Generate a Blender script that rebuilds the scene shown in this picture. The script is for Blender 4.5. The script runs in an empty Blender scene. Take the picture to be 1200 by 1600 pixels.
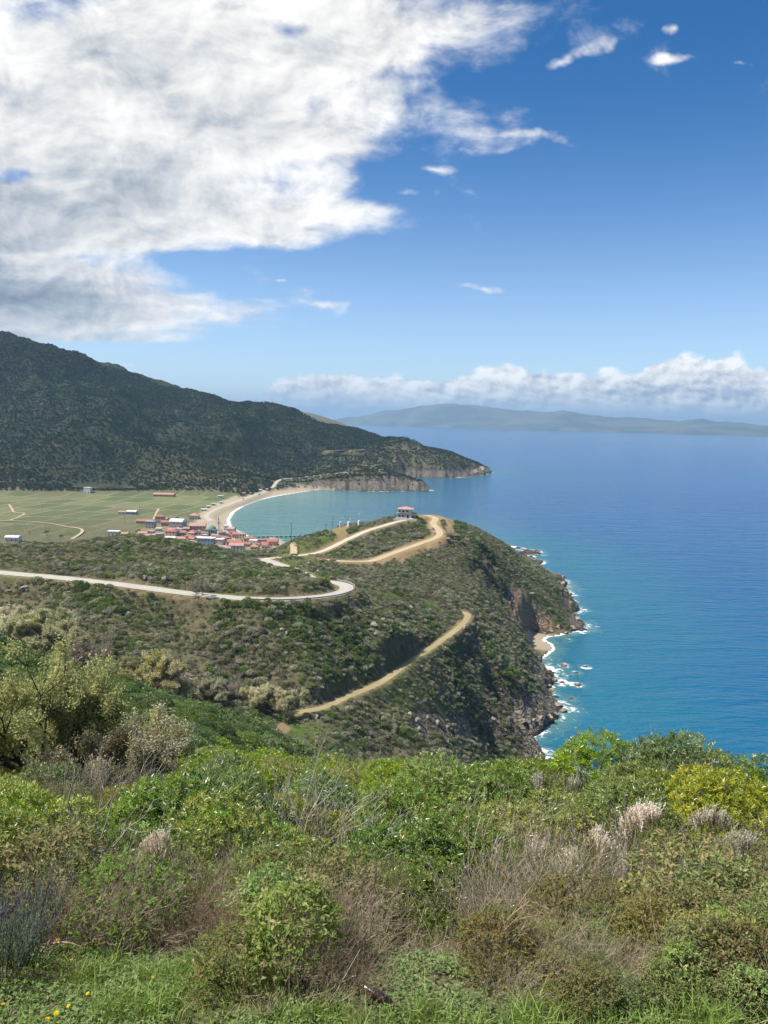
import bpy, math, random
import numpy as np
from mathutils import Vector, Matrix

random.seed(7)
scene = bpy.context.scene
ROOT = scene.collection
R = math.radians

# ------------------------------------------------------------------ camera
PITCH, ROLL, EYE = R(6.8), R(1.25), 150.0
FWD = np.array([0, math.cos(PITCH), -math.sin(PITCH)])
R0 = np.array([1.0, 0, 0]); U0 = np.array([0, math.sin(PITCH), math.cos(PITCH)])
RGT = math.cos(ROLL) * R0 + math.sin(ROLL) * U0
UPV = -math.sin(ROLL) * R0 + math.cos(ROLL) * U0
cam_d = bpy.data.cameras.new('camera'); cam = bpy.data.objects.new('camera', cam_d)
ROOT.objects.link(cam); scene.camera = cam
cam_d.sensor_fit = 'VERTICAL'; cam_d.sensor_height = 24.0; cam_d.lens = 18.0
cam_d.clip_start = 0.1; cam_d.clip_end = 200000
m = Matrix.Identity(4)
for i in range(3):
    m[i][0] = RGT[i]; m[i][1] = UPV[i]; m[i][2] = -FWD[i]
m[2][3] = EYE
cam.matrix_world = m

# ------------------------------------------------------------------ node helper
class NT:
    def __init__(s, tree): s.t = tree; s.n = tree.nodes; s.l = tree.links
    def new(s, typ, ins=None, **kw):
        n = s.n.new(typ)
        for k, v in kw.items(): setattr(n, k, v)
        if ins:
            for k, v in ins.items(): s.put(n.inputs[k], v)
        return n
    def put(s, sock, v):
        if isinstance(v, bpy.types.NodeSocket): s.l.new(v, sock)
        elif isinstance(v, bpy.types.Node): s.l.new(v.outputs[0], sock)
        else:
            if sock.type == 'RGBA' and len(v) == 3: v = (*v, 1)
            sock.default_value = v
    def m(s, op, a, b=0.0, c=0.0, clamp=False):
        n = s.n.new('ShaderNodeMath'); n.operation = op; n.use_clamp = clamp
        s.put(n.inputs[0], a); s.put(n.inputs[1], b)
        if op in ('MULTIPLY_ADD',): s.put(n.inputs[2], c)
        return n.outputs[0]
    def ss(s, v, a, b, lo=0.0, hi=1.0):
        n = s.n.new('ShaderNodeMapRange'); n.interpolation_type = 'SMOOTHSTEP'
        s.put(n.inputs[0], v); s.put(n.inputs[1], a); s.put(n.inputs[2], b); s.put(n.inputs[3], lo); s.put(n.inputs[4], hi)
        return n.outputs[0]
    def noise(s, vec, scale, detail=4, rough=.55, dist=0.0, dim='3D'):
        n = s.n.new('ShaderNodeTexNoise'); n.noise_dimensions = dim
        if vec is not None: s.put(n.inputs['Vector'], vec)
        n.inputs['Scale'].default_value = scale; n.inputs['Detail'].default_value = detail
        n.inputs['Roughness'].default_value = rough; n.inputs['Distortion'].default_value = dist
        return n.outputs[0]
    def mix(s, f, a, b, typ='MIX'):
        n = s.n.new('ShaderNodeMix'); n.data_type = 'RGBA'; n.blend_type = typ
        s.put(n.inputs[0], f); s.put(n.inputs[6], a); s.put(n.inputs[7], b)
        return n.outputs[2]
    def mapping(s, vec, loc=(0, 0, 0), rot=(0, 0, 0), sc=(1, 1, 1)):
        n = s.n.new('ShaderNodeMapping'); s.put(n.inputs[0], vec)
        n.inputs[1].default_value = loc; n.inputs[2].default_value = rot; n.inputs[3].default_value = sc
        return n.outputs[0]

def ray(px, py):
    return FWD + (px - 600) / 1200 * RGT + (800 - py) / 1200 * UPV
def PD(px, py, D):
    d = ray(px, py); return (d[0] / d[1] * D, D, EYE + d[2] / d[1] * D)
def PZ(px, py, z=0.0):
    d = ray(px, py); t = (z - EYE) / d[2]; return (d[0] * t, d[1] * t, z)
def project(x, y, z):
    v = np.stack([x, y, z - EYE], -1)
    f = v @ FWD; f = np.where(f > .01, f, .01)
    return 600 + 1200 * (v @ RGT) / f, 800 - 1200 * (v @ UPV) / f

# ------------------------------------------------------------------ world
SUN_AZ, SUN_EL = R(-100), R(58)      # azimuth from +Y (view direction), negative = left
world = bpy.data.worlds.new('World'); scene.world = world; world.use_nodes = True
W = NT(world.node_tree); W.n.clear()
sky = W.new('ShaderNodeTexSky'); sky.sky_type = 'NISHITA'; sky.sun_disc = False
sky.sun_elevation = SUN_EL; sky.sun_rotation = SUN_AZ
sky.altitude = 200; sky.air_density = 1.0; sky.dust_density = 0.15; sky.ozone_density = 2.5
tc = W.new('ShaderNodeTexCoord').outputs['Generated']
sep = W.new('ShaderNodeSeparateXYZ', {0: tc})
dx, dy, dz = sep.outputs
yy = W.m('MAXIMUM', dy, .08)
u = W.m('DIVIDE', dx, yy); v = W.m('DIVIDE', dz, yy)
uv = W.new('ShaderNodeCombineXYZ', {0: u, 1: v})
def uvp(px, py):
    d = ray(px, py); return d[0] / d[1], d[2] / d[1]
# cloud deck coordinates (a flat layer of cloud seen in perspective)
zc = W.m('ADD', W.m('MAXIMUM', dz, 0.0), .20)
q = W.new('ShaderNodeCombineXYZ', {0: W.m('DIVIDE', dx, zc), 1: W.m('DIVIDE', dy, zc)})
q1 = W.mapping(q, loc=(3.1, 1.7, 0))
n_big = W.noise(q1, 1.3, 3, .5, .3)
n_fine = W.noise(q1, 3.3, 9, .56, .25)
n_fine2 = W.noise(W.mapping(q, loc=(3.1 - .07, 1.7 + .05, 0)), 3.3, 7, .56, .25)
n_puff = W.noise(W.mapping(uv, loc=(.3, .1, 0), sc=(1, 1.5, 0)), 9.0, 9, .60, .35)
n_puff2 = W.noise(W.mapping(uv, loc=(.3 + .008, .1 - .010, 0), sc=(1, 1.5, 0)), 9.0, 6, .60, .35)
edge = [(0, 770), (40, 810), (85, 780), (120, 680), (160, 690), (200, 730), (235, 690), (265, 570), (300, 600), (345, 665), (365, 640), (392, 430),
        (403, 255), (420, 300), (445, 345), (468, 400), (500, 412), (518, 320), (532, 300), (545, -100), (560, -400)]
VM = .60
fc = W.n.new('ShaderNodeFloatCurve'); cv = fc.mapping.curves[0]
pts = sorted([(uvp(x, y)[1] / VM, (uvp(x, y)[0] + 1) / 2) for y, x in edge])
pts = [(0, .0)] + pts + [(1, .7)]
def set_curve(node, curve, P_):
    for i in range(len(P_) - 2): curve.points.new((i + 1) / (len(P_) - 1), .5)
    for i, p_ in enumerate(P_): curve.points[i].location = p_; curve.points[i].handle_type = 'VECTOR'
    node.mapping.update()
set_curve(fc, cv, pts)
W.put(fc.inputs['Value'], W.m('DIVIDE', v, VM, clamp=True))
bnd = W.m('MULTIPLY_ADD', fc.outputs[0], 2.0, -1.0)
M = W.m('MULTIPLY', W.m('SUBTRACT', bnd, u), 2.6)
M = W.m('MINIMUM', W.m('ADD', M, .02), .62)
# thinner patches / blue gaps near the top left, and separate wisps
wn = W.new('ShaderNodeTexNoise', {'Vector': uv, 'Scale': 11.0, 'Detail': 4.0})
woff = W.new('ShaderNodeVectorMath', {0: wn.outputs['Color'], 1: (.5, .5, .5)}, operation='SUBTRACT').outputs[0]
woff = W.new('ShaderNodeVectorMath', {0: woff, 1: (.22, .05, 0)}, operation='MULTIPLY').outputs[0]
uvd = W.new('ShaderNodeVectorMath', {0: uv, 1: woff}, operation='ADD').outputs[0]
def blob(px, py, rx, ry, rot=0.0):
    cu, cvv = uvp(px, py)
    c = W.new('ShaderNodeVectorMath', {0: uvd, 1: (cu, cvv, 0)}, operation='SUBTRACT').outputs[0]
    c = W.mapping(c, rot=(0, 0, rot)); c = W.mapping(c, sc=(1200 / rx, 1200 / ry, 0))
    ln = W.new('ShaderNodeVectorMath', {0: c}, operation='LENGTH').outputs['Value']
    return W.m('SUBTRACT', 1.0, ln, clamp=True)
gap = None
for a in [(455, 40, 120, 22), (60, -5, 230, 60), (10, 268, 110, 18), (300, 10, 90, 22), (610, 285, 120, 35), (420, 398, 260, 16)]:
    b = blob(*a); gap = b if gap is None else W.m('MAXIMUM', gap, b)
M = W.m('SUBTRACT', M, W.m('MULTIPLY', gap, .42))
wisp = None
for a in [(820, 205, 85, 18, .05), (775, 300, 150, 34, .12), (665, 270, 90, 14), (895, 95, 80, 30, -.4), (1062, 45, 30, 12), (1055, 92, 40, 10), (1135, 103, 40, 8),
          (742, 447, 60, 13), (700, 235, 90, 12), (640, 300, 60, 10), (475, 476, 120, 14, -.05), (590, 454, 60, 9), (205, 573, 90, 12), (382, 443, 40, 8), (690, 355, 40, 9), (440, 437, 30, 8)]:
    b = blob(*a); wisp = b if wisp is None else W.m('MAXIMUM', wisp, b)
Mw = W.m('MULTIPLY_ADD', wisp, .50, -.40)
M = W.m('MAXIMUM', M, Mw)
nn = W.m('ADD', W.m('MULTIPLY', W.m('SUBTRACT', n_fine, .5), 1.25), W.m('MULTIPLY', W.m('SUBTRACT', n_big, .5), .7))
nn = W.m('ADD', nn, W.m('MULTIPLY', W.m('SUBTRACT', n_puff, .5), 1.1))
dens_raw = W.m('ADD', M, nn)
dens = W.ss(dens_raw, -.12, .42)
behind = W.ss(dy, .0, .25)
dens = W.m('MULTIPLY', dens, behind)
# other clouds overhead and behind the viewer
oc = W.ss(W.m('ADD', n_big, W.m('MULTIPLY', n_fine, .5)), .78, 1.0)
oc = W.m('MULTIPLY', oc, W.m('SUBTRACT', 1.0, behind)); oc = W.m('MULTIPLY', oc, W.ss(dz, .03, .2))
dens = W.m('MAXIMUM', dens, oc)
# shading of the deck: thick parts grey, sun side bright
relief = W.m('MULTIPLY', W.m('SUBTRACT', n_fine, n_fine2), W.ss(dz, .05, .35, .6, 1.25))
thick = W.ss(dens_raw, .35, 1.15)
grey = W.m('MAXIMUM', blob(20, 455, 330, 75), W.m('MULTIPLY', blob(60, 330, 330, 130), .5))
grey = W.m('MAXIMUM', grey, W.m('MULTIPLY', blob(30, 535, 260, 40), .8))
lum = W.m('SUBTRACT', .76, W.m('MULTIPLY', thick, .17))
lum = W.m('SUBTRACT', lum, W.m('MULTIPLY', grey, .36))
lum = W.m('ADD', lum, W.m('MULTIPLY', relief, .62))
lum = W.m('SUBTRACT', lum, W.m('MULTIPLY', W.m('SUBTRACT', n_big, .5), .28))
lum = W.m('ADD', lum, W.m('MULTIPLY', W.m('SUBTRACT', n_puff, n_puff2), 1.1))
lum = W.m('SUBTRACT', lum, W.m('MULTIPLY', W.m('SUBTRACT', n_puff, .5), .22))
lum = W.m('MINIMUM', W.m('MAXIMUM', lum, .22), .86)
ccol = W.mix(W.ss(lum, .25, .75), (.62, .74, .90), (1.0, .985, .96))
ccol = W.new('ShaderNodeVectorMath', {0: ccol, 1: W.new('ShaderNodeCombineXYZ', {0: lum, 1: lum, 2: lum})}, operation='MULTIPLY').outputs[0]
# cumulus bank low over the far shore
v640 = uvp(800, 640)[1]
cu_n = W.noise(W.mapping(uv, sc=(1, 1.5, 0)), 15, 9, .58, .1)
cu_n2 = W.noise(W.mapping(uv, loc=(.006, -.008, 0), sc=(1, 1.5, 0)), 15, 9, .58, .1)
hprof = W.noise(W.mapping(uv, sc=(1, 0, 0), loc=(0, .7, 0)), 11, 3, .6)
fc2 = W.n.new('ShaderNodeFloatCurve'); c2 = fc2.mapping.curves[0]
prof = [(380, .0), (430, .36), (520, .60), (580, .46), (660, .40), (700, .55), (800, .72), (870, .58), (1000, .66), (1060, .80), (1150, .86), (1200, .72), (1400, .6)]
pp = [(0, 0)] + [((uvp(x, 600)[0] + .5) / 1.5, h) for x, h in prof] + [(1, .3)]
set_curve(fc2, c2, pp)
W.put(fc2.inputs['Value'], W.m('DIVIDE', W.m('ADD', u, .5), 1.5, clamp=True))
top = W.m('MULTIPLY_ADD', fc2.outputs[0], .094, .012)
top = W.m('ADD', top, W.m('MULTIPLY', W.m('SUBTRACT', hprof, .5), .03))
cdif = W.m('SUBTRACT', W.m('ADD', top, W.m('MULTIPLY', W.m('SUBTRACT', cu_n, .5), .055)), v)
cum = W.ss(cdif, .0, .008)
cum = W.m('MULTIPLY', cum, W.ss(v, .008, .04, .5, .96))
cum = W.m('MULTIPLY', cum, W.ss(W.m('ADD', cu_n, W.m('MULTIPLY', W.noise(W.mapping(uv, sc=(1, 3, 0)), 6, 4), .7)), .45, .66, .5, 1))
cum = W.m('MULTIPLY', cum, behind)
crel = W.m('MULTIPLY', W.m('SUBTRACT', cu_n, cu_n2), 3.2)
cl = W.m('ADD', W.ss(cdif, .0, .05, .95, .66), crel)
cl = W.m('MINIMUM', W.m('MAXIMUM', cl, .42), 1.05)
ccl = W.mix(W.ss(cl, .35, .85), (.72, .83, .98), (1.0, .97, .93))
ccl = W.new('ShaderNodeVectorMath', {0: ccl, 1: W.new('ShaderNodeCombineXYZ', {0: cl, 1: cl, 2: cl})}, operation='MULTIPLY').outputs[0]
skyt = W.new('ShaderNodeVectorMath', {0: sky.outputs[0], 1: (.90, .98, 1.12)}, operation='MULTIPLY').outputs[0]
skyc = W.new('ShaderNodeHueSaturation', {'Saturation': W.ss(dz, .05, .42, .98, 1.30), 'Value': W.ss(dz, .02, .42, 1.14, .78), 'Color': skyt})
bg_sky = W.new('ShaderNodeBackground', {0: skyc.outputs[0], 1: .10})
bg_deck = W.new('ShaderNodeBackground', {0: ccol, 1: 1.0})
bg_cum = W.new('ShaderNodeBackground', {0: ccl, 1: .95})
mx1 = W.new('ShaderNodeMixShader', {0: cum, 1: bg_sky, 2: bg_cum})
mx2 = W.new('ShaderNodeMixShader', {0: dens, 1: mx1, 2: bg_deck})
wo = W.new('ShaderNodeOutputWorld'); W.l.new(mx2.outputs[0], wo.inputs[0])

sun_d = bpy.data.lights.new('sun', 'SUN'); sun = bpy.data.objects.new('sun', sun_d); ROOT.objects.link(sun)
sun_d.energy = 4.9; sun_d.angle = R(.53); sun_d.color = (1, .95, .87)
SD = Vector((math.sin(SUN_AZ) * math.cos(SUN_EL), math.cos(SUN_AZ) * math.cos(SUN_EL), math.sin(SUN_EL)))
sun.rotation_euler = SD.to_track_quat('Z', 'Y').to_euler(); sun.location = (0, 0, 300)

vs = scene.view_settings; vs.view_transform = 'Standard'; vs.look = 'None'; vs.exposure = 0.42; vs.gamma = 1; vs.use_curve_mapping = False
cy = scene.cycles
cy.max_bounces = 6; cy.diffuse_bounces = 2; cy.glossy_bounces = 2; cy.transmission_bounces = 4; cy.transparent_max_bounces = 6; cy.volume_bounces = 0
cy.use_denoising = True; cy.sample_clamp_indirect = 4
try:
    cy.denoiser = 'OPENIMAGEDENOISE'; cy.denoising_prefilter = 'ACCURATE'
except Exception: pass

# ------------------------------------------------------------------ numpy noise
_rs = np.random.RandomState(11)
_G = _rs.rand(256, 256).astype(np.float32)
def vnoise(x, y):
    xi = np.floor(x).astype(np.int64); yi = np.floor(y).astype(np.int64)
    fx = (x - xi); fy = (y - yi)
    fx = fx * fx * fx * (fx * (fx * 6 - 15) + 10); fy = fy * fy * fy * (fy * (fy * 6 - 15) + 10)
    a = _G[xi & 255, yi & 255]; b = _G[(xi + 1) & 255, yi & 255]; c = _G[xi & 255, (yi + 1) & 255]; d = _G[(xi + 1) & 255, (yi + 1) & 255]
    return (a * (1 - fx) + b * fx) * (1 - fy) + (c * (1 - fx) + d * fx) * fy - .5
def fbm(x, y, sc, octs=4, gain=.5, seed=0):
    x = np.asarray(x, dtype=np.float64) / sc + 17.3 * seed; y = np.asarray(y, dtype=np.float64) / sc - 9.1 * seed
    s = 0; a = 1.0
    for i in range(octs):
        s = s + a * vnoise(x, y); a *= gain
        x, y = x * 1.63 - y * 1.21 + 5.2, x * 1.21 + y * 1.63 + 1.3
    return s
def sst(x, a, b):
    t = np.clip((x - a) / (b - a), 0, 1); return t * t * (3 - 2 * t)

# ------------------------------------------------------------------ terrain control points
V = 1.6    # scrub height hidden in the silhouettes
C = []
def c(px, py, D, dz=-1.2): x, y, z = PD(px, py, D); C.append((x, y, z + dz))
def w(x, y, z): C.append((x, y, z))
def cz(px, py, z): C.append(PZ(px, py, z))
# the slope under the viewer
for x in (-6, -2, 0, 2, 6):
    w(x, 2.6, 146.75); w(x, 3.4, 146.6); w(x, 4.3, 146.42)
for x in (-9, -3, 0, 3, 9):
    w(x, 5.4, 146.0); w(x, 7.5, 144.4)
for x in (-12, -4, 0, 4, 12): w(x, 10.5, 142.2); 
for x in (-16, -6, 0, 6, 16): w(x, 14.5, 139.9 + (.4 if x < 0 else 0))
for x in (-24, -8, 0, 8, 24): w(x, 22, 137.4 + (.3 if x > 3 else -.2))
for x in (0, -10): w(x, 30, 133.6)
for x in (-20, 10, 25): w(x, 30, 132.5)
w(-3, -6, 150.5); w(3, -6, 150.5); w(0, -1.5, 147.3); w(0, -25, 158); w(-30, -10, 152); w(30, -10, 152); w(0, -120, 200); w(-150, -60, 190); w(0, -400, 260)
w(-400, 0, 210); w(-1500, -400, 420); w(60, 10, 136); w(100, 60, 70); w(120, -80, 100); w(-90, 30, 140)
w(-22, 45, 127.5); w(-8, 45, 126.5); w(5, 45, 122); w(25, 45, 117)
c(300, 1150, 60, -2); c(300, 1128, 100, -2); c(290, 1098, 140, -2); c(100, 1095, 85, -2); c(100, 1040, 130, -2); c(0, 1000, 130, -2); c(-150, 960, 140, -2); c(-300, 930, 160, -2)
c(200, 1075, 140, -2); c(400, 1190, 60, -3); c(400, 1165, 100, -3); c(400, 1130, 170, -2)
w(0, 60, 113.5); w(0, 100, 94); w(0, 160, 67); w(0, 215, 45); w(30, 70, 100); w(35, 120, 72); w(45, 180, 40); w(50, 240, 22); w(75, 120, 42); w(80, 200, 18)
c(500, 1185, 110, -4); c(480, 1150, 215, -1); c(500, 1128, 228, -1); c(430, 1140, 205, -1)
# ravine
c(600, 1180, 236, 0); c(700, 1176, 272, -1); c(405, 1112, 228, 0); c(335, 1096, 230, 0); c(240, 1078, 222, -2); c(60, 1010, 240, -3); c(-150, 960, 260, -4)
# slope above it and the roads
cz(450, 1115, 57.5); cz(600, 1065, 52); cz(680, 1010, 50.4); cz(735, 962, 49.5)
c(250, 960, 275); c(200, 1000, 250); c(100, 950, 280); c(550, 1000, 290); c(400, 1000, 262); c(470, 1050, 250)
cz(-150, 880, 85); cz(0, 894, 84.5); cz(200, 915, 84); cz(400, 936, 81.5); cz(500, 932, 79); cz(545, 920, 77.6)
c(480, 890, 345); c(515, 907, 333); c(350, 864, 386, -2.4); c(300, 849, 390, -2.4); c(250, 838, 395, -2.4); c(400, 876, 380, -2.4); c(190, 833, 402, -2.4); c(100, 843, 405, -2.2); c(0, 850, 415, -2.2); c(-150, 850, 430, -2.2)
c(200, 870, 355); c(400, 905, 325); c(400, 888, 352)
w(-120, 480, 55); w(-220, 500, 60); w(-66, 430, 70.5); w(-330, 520, 62)
c(410, 873, 413, 0); c(455, 869, 435, 0); c(500, 864, 458, 0); c(545, 842, 497, 0); c(600, 823, 535, 0); c(645, 811, 562, 0); c(690, 806, 590, 0); c(660, 803.5, 600, 0)
c(455, 846, 478, -.6); c(430, 853, 475, -2); c(405, 862, 470, -2); c(500, 833, 515, -1); c(550, 818, 545, -1); c(600, 815, 556, -.8)
c(540, 877, 430, 0); c(580, 876, 442, 0); c(620, 862, 470, 0); c(665, 845, 500, 0); c(693, 838, 522, 0); c(678, 815, 562, 0)
c(590, 850, 485); c(640, 835, 530)
c(600, 900, 400); c(560, 900, 385); c(650, 925, 400); c(700, 885, 470); c(640, 890, 440); c(750, 862, 545); c(740, 822, 600); c(715, 812, 598); c(780, 841, 615, -1.5); c(810, 866, 622, -1.5); c(852, 910, 600, -1.5); c(880, 945, 575, -1)
c(750, 905, 480); c(800, 900, 555); c(800, 955, 515, -.5); c(700, 1050, 322); c(780, 1080, 345); c(760, 1020, 368); c(700, 1100, 300); c(620, 1120, 257); c(760, 1140, 326); c(820, 1050, 396)
c(600, 950, 332); c(620, 1000, 300); c(680, 958, 372); c(650, 980, 338); c(560, 960, 305); c(720, 1030, 345); c(740, 1042, 350); c(740, 1082, 332); c(760, 1062, 352); w(28, 368, 53.5); w(37, 394, 52.5); w(20, 350, 56); c(600, 925, 355)
w(70, 700, 38); w(120, 680, 30); w(0, 680, 48); w(-60, 640, 44); w(-110, 580, 34); w(-88, 490, 52); w(-105, 555, 38); w(-80, 540, 46); w(0, 800, 12); w(-100, 760, 16); w(-180, 700, 20); w(100, 830, 12); w(-180, 620, 28); w(-250, 620, 30); w(-380, 640, 26)
# bay plain
for (px, py) in [(215, 845), (300, 860), (100, 845), (0, 845), (-200, 850), (60, 800), (200, 790), (300, 800), (-150, 800), (350, 860), (-400, 830), (330, 780), (120, 785)]: cz(px, py, 3.0)
for (px, py) in [(0, 783), (100, 778), (200, 774), (300, 773), (-150, 790), (-350, 790)]: cz(px, py, 4.0)
# mountain behind the plain
c(0, 755, 1440, 0); c(150, 747, 1490, 0); c(300, 744, 1530, 0); c(380, 740, 1570, 0); c(-250, 765, 1400, 0); c(80, 750, 1470, 0); c(220, 746, 1510, 0)
c(0, 660, 1900, 0); c(150, 665, 1900, 0); c(300, 695, 1870, 0); c(420, 710, 1900, 0); c(-250, 640, 1900, 0)
c(0, 600, 2080, 0); c(150, 620, 2080, 0); c(300, 655, 2080, 0)
for (px, py) in [(-300, 470), (-150, 498), (0, 534), (75, 548), (150, 573), (220, 595), (300, 617), (370, 636)]: c(px, py, 2320, -3)
c(430, 643, 2330, -3); c(480, 652, 2350, -3); c(530, 668, 2380, -3); c(560, 680, 2400, -3); c(600, 692, 2300, -3)
for px in (-300, 0, 250): w((px - 600) / 1200 * 3200, 3200, 180)
w(0, 3000, 40); w(-250, 2900, 80)
# lower cape road, upper road and capes
cz(440, 752, 12); c(480, 745, 1730, 0); c(540, 740, 1745, 0); c(597, 735, 1760, 0); c(640, 748, 1780, 0); c(645, 752, 1745, 6)
c(515, 704, 2080, 0); c(600, 703, 2130, 0); c(670, 705, 2180, 0); c(600, 722, 1960, 0); c(560, 728, 1850, 0)
c(690, 706, 2200, -4); c(715, 713, 2190, -4); c(735, 733, 2170, -3); c(650, 725, 2080, 0)
C = np.array(C, dtype=np.float64)

def lp(x, y):
    r = np.maximum(np.hypot(x, y), 1.8)
    return np.arctan2(x, y) * 1.15, np.log(r)
cu_, cv_ = lp(C[:, 0], C[:, 1])
def _k(r2): return np.where(r2 > 1e-14, .5 * r2 * np.log(np.maximum(r2, 1e-14)), 0)
N = len(C)
K = _k((cu_[:, None] - cu_[None]) ** 2 + (cv_[:, None] - cv_[None]) ** 2) + np.eye(N) * 2e-5
P = np.stack([np.ones(N), cu_, cv_], 1)
A = np.block([[K, P], [P.T, np.zeros((3, 3))]])
sol = np.linalg.solve(A, np.concatenate([C[:, 2], np.zeros(3)]))
def tps(x, y):
    u_, v_ = lp(x, y); out = np.empty(len(u_))
    for s in range(0, len(u_), 20000):
        a, b = u_[s:s + 20000], v_[s:s + 20000]
        r2 = (a[:, None] - cu_[None]) ** 2 + (b[:, None] - cv_[None]) ** 2
        out[s:s + 20000] = (.5 * r2 * np.log(r2 + 1e-12)) @ sol[:N] + sol[N] + sol[N + 1] * a + sol[N + 2] * b
    return out

# ------------------------------------------------------------------ coast
coast = [(900, -3000), (300, -600), (190, -100), (150, 40), (128, 160), (112, 250), (100, 300)]
coast += [PZ(*p)[:2] for p in [(800, 1155), (838, 1148), (862, 1130), (884, 1108), (870, 1094), (850, 1080), (872, 1062), (858, 1045), (838, 1030), (850, 1025), (864, 1014), (860, 1006), (846, 1000), (856, 994), (870, 993), (882, 990),
          (912, 982), (908, 972), (885, 962), (905, 952), (884, 935), (893, 925), (880, 908), (862, 905), (850, 893), (836, 885), (846, 876), (825, 868), (848, 866), (836, 858), (812, 857)]]
coast += [(150, 950), (90, 915), (30, 860), (-40, 850), (-110, 905), (-140, 960)]
coast += [PZ(*p)[:2] for p in [(420, 850), (400, 845), (372, 832), (357, 824), (354, 812), (362, 800), (378, 790), (402, 781), (430, 775), (460, 770), (495, 765), (530, 766), (570, 767.5), (610, 767.5), (640, 767), (660, 767.5), (677, 766),
          (660, 762), (640, 757), (618, 750), (640, 746), (675, 747), (705, 747), (730, 745), (748, 743)]]
coast += [(330, 2330), (230, 2650), (-50, 3000), (-300, 3600), (-500, 4300)]
coast += [PD(600, 689, 4700)[:2], PD(612, 690, 4900)[:2], PD(560, 680, 5600)[:2], (-900, 6500), (-3000, 9500), (-9500, 9500), (-9500, -3000)]
coast = np.array([(p[0], p[1]) for p in coast])
def poly_sdf(x, y, poly):
    n = len(poly); best = np.full(len(x), 1e18); inside = np.zeros(len(x), bool)
    for i in range(n):
        ax, ay = poly[i]; bx, by = poly[(i + 1) % n]
        ex, ey = bx - ax, by - ay
        t = np.clip(((x - ax) * ex + (y - ay) * ey) / (ex * ex + ey * ey), 0, 1)
        d = (x - ax - t * ex) ** 2 + (y - ay - t * ey) ** 2
        np.minimum(best, d, out=best)
        cnd = ((ay > y) != (by > y))
        if ey != 0: inside ^= cnd & (x < ex * (y - ay) / ey + ax)
    return np.where(inside, 1, -1) * np.sqrt(best)
def coast_sdf(x, y):
    s = poly_sdf(x, y, coast)
    amp = np.clip(np.hypot(x, y) / 400, .5, 4) * beachless(x, y)
    return s + amp * (fbm(x, y, 14, 4, .6, 3) * 5.0)
BX = [PZ(*p)[:2] for p in [(330, 860), (358, 826), (370, 795), (420, 777), (470, 769)]]
def poly_dist(x, y, pts):
    best = np.full(np.shape(x), 1e18); tt = np.zeros(np.shape(x)); acc = 0
    zs = np.zeros(np.shape(x))
    for i in range(len(pts) - 1):
        a, b = pts[i], pts[i + 1]
        ex, ey = b[0] - a[0], b[1] - a[1]
        t = np.clip(((x - a[0]) * ex + (y - a[1]) * ey) / (ex * ex + ey * ey + 1e-9), 0, 1)
        d = np.hypot(x - a[0] - t * ex, y - a[1] - t * ey)
        k = d < best
        best = np.where(k, d, best)
        if len(a) > 2: zs = np.where(k, a[2] + t * (b[2] - a[2]), zs)
    return best, zs
def beachless(x, y):     # 0 on the two sandy shores, 1 on rock
    d, _ = poly_dist(x, y, BX); r = sst(d, 30, 90)
    c2, _ = poly_dist(x, y, [PZ(858, 1015)[:2], PZ(862, 994)[:2]]); return np.minimum(r, sst(c2, 13, 27))

# ------------------------------------------------------------------ roads: name, half width, points with heights
def spl(pts, n=8):
    P_ = np.array(pts, dtype=float); out = []
    for i in range(len(P_) - 1):
        p0 = P_[max(i - 1, 0)]; p1 = P_[i]; p2 = P_[i + 1]; p3 = P_[min(i + 2, len(P_) - 1)]
        for k in range(n):
            t = k / n
            out.append(.5 * ((2 * p1) + (-p0 + p2) * t + (2 * p0 - 5 * p1 + 4 * p2 - p3) * t * t + (-p0 + 3 * p1 - 3 * p2 + p3) * t ** 3))
    out.append(P_[-1]); return np.array(out)
ROADS = {}
ROADS['road'] = (3.1, spl([PZ(-260, 872, 86), PZ(-120, 882, 85.5), PZ(0, 894.5, 85), PZ(100, 903.5, 84.6), PZ(200, 915, 84.2), PZ(300, 928, 83), PZ(380, 935, 81.9), PZ(450, 936, 80.5), PZ(510, 931, 79), PZ(537, 924, 78.1),
                           PZ(541, 917, 77.7), PZ(530, 911.5, 77.4), PZ(512, 909, 77), PZ(490, 905, 76.6), PZ(465, 893, 76), PZ(430, 880, 75.5), PZ(412, 874, 75.2)], 6))
ROADS['upper_track'] = (2.4, spl([PZ(406, 874, 75.2), PD(455, 869, 435), PD(500, 862.5, 458), PD(545, 842, 497), PD(575, 829, 520), PD(600, 821.5, 535), PD(622, 815, 552), PD(645, 811, 562)], 6))
ROADS['dirt_track'] = (2.6, spl([PD(470, 873, 428), PD(510, 875.5, 428), PD(545, 877.5, 430), PD(580, 876.5, 442), PD(605, 868, 458), PD(635, 857, 480), PD(668, 845.5, 502), PD(685, 838, 515), PD(686, 829, 535), PD(677, 819, 558), PD(680, 810, 582), PD(665, 805, 596)], 6))
ROADS['ravine_track'] = (1.7, spl([PZ(440, 1117, 57.3), PZ(475, 1112, 57.0), PZ(510, 1104, 56), PZ(545, 1088, 54.5), PZ(590, 1069, 52.5), PZ(625, 1045, 51.5), PZ(665, 1018, 50.5), PZ(705, 990, 50), PZ(725, 973, 49.8), PZ(731, 962, 49.5), PZ(724, 956, 49.5)], 6))
ROADS['cape_road'] = (3.6, spl([PZ(330, 815, 4), PZ(322, 806, 4), PZ(338, 796, 4), PZ(365, 786, 4.5), PZ(395, 775, 5), PZ(413, 768, 5), PZ(405, 765, 6), PZ(425, 762, 8), PD(437, 750, 1640), PD(470, 746, 1680), PD(520, 740, 1715), PD(560, 737, 1740), PD(597, 733.5, 1765)], 5))
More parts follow.
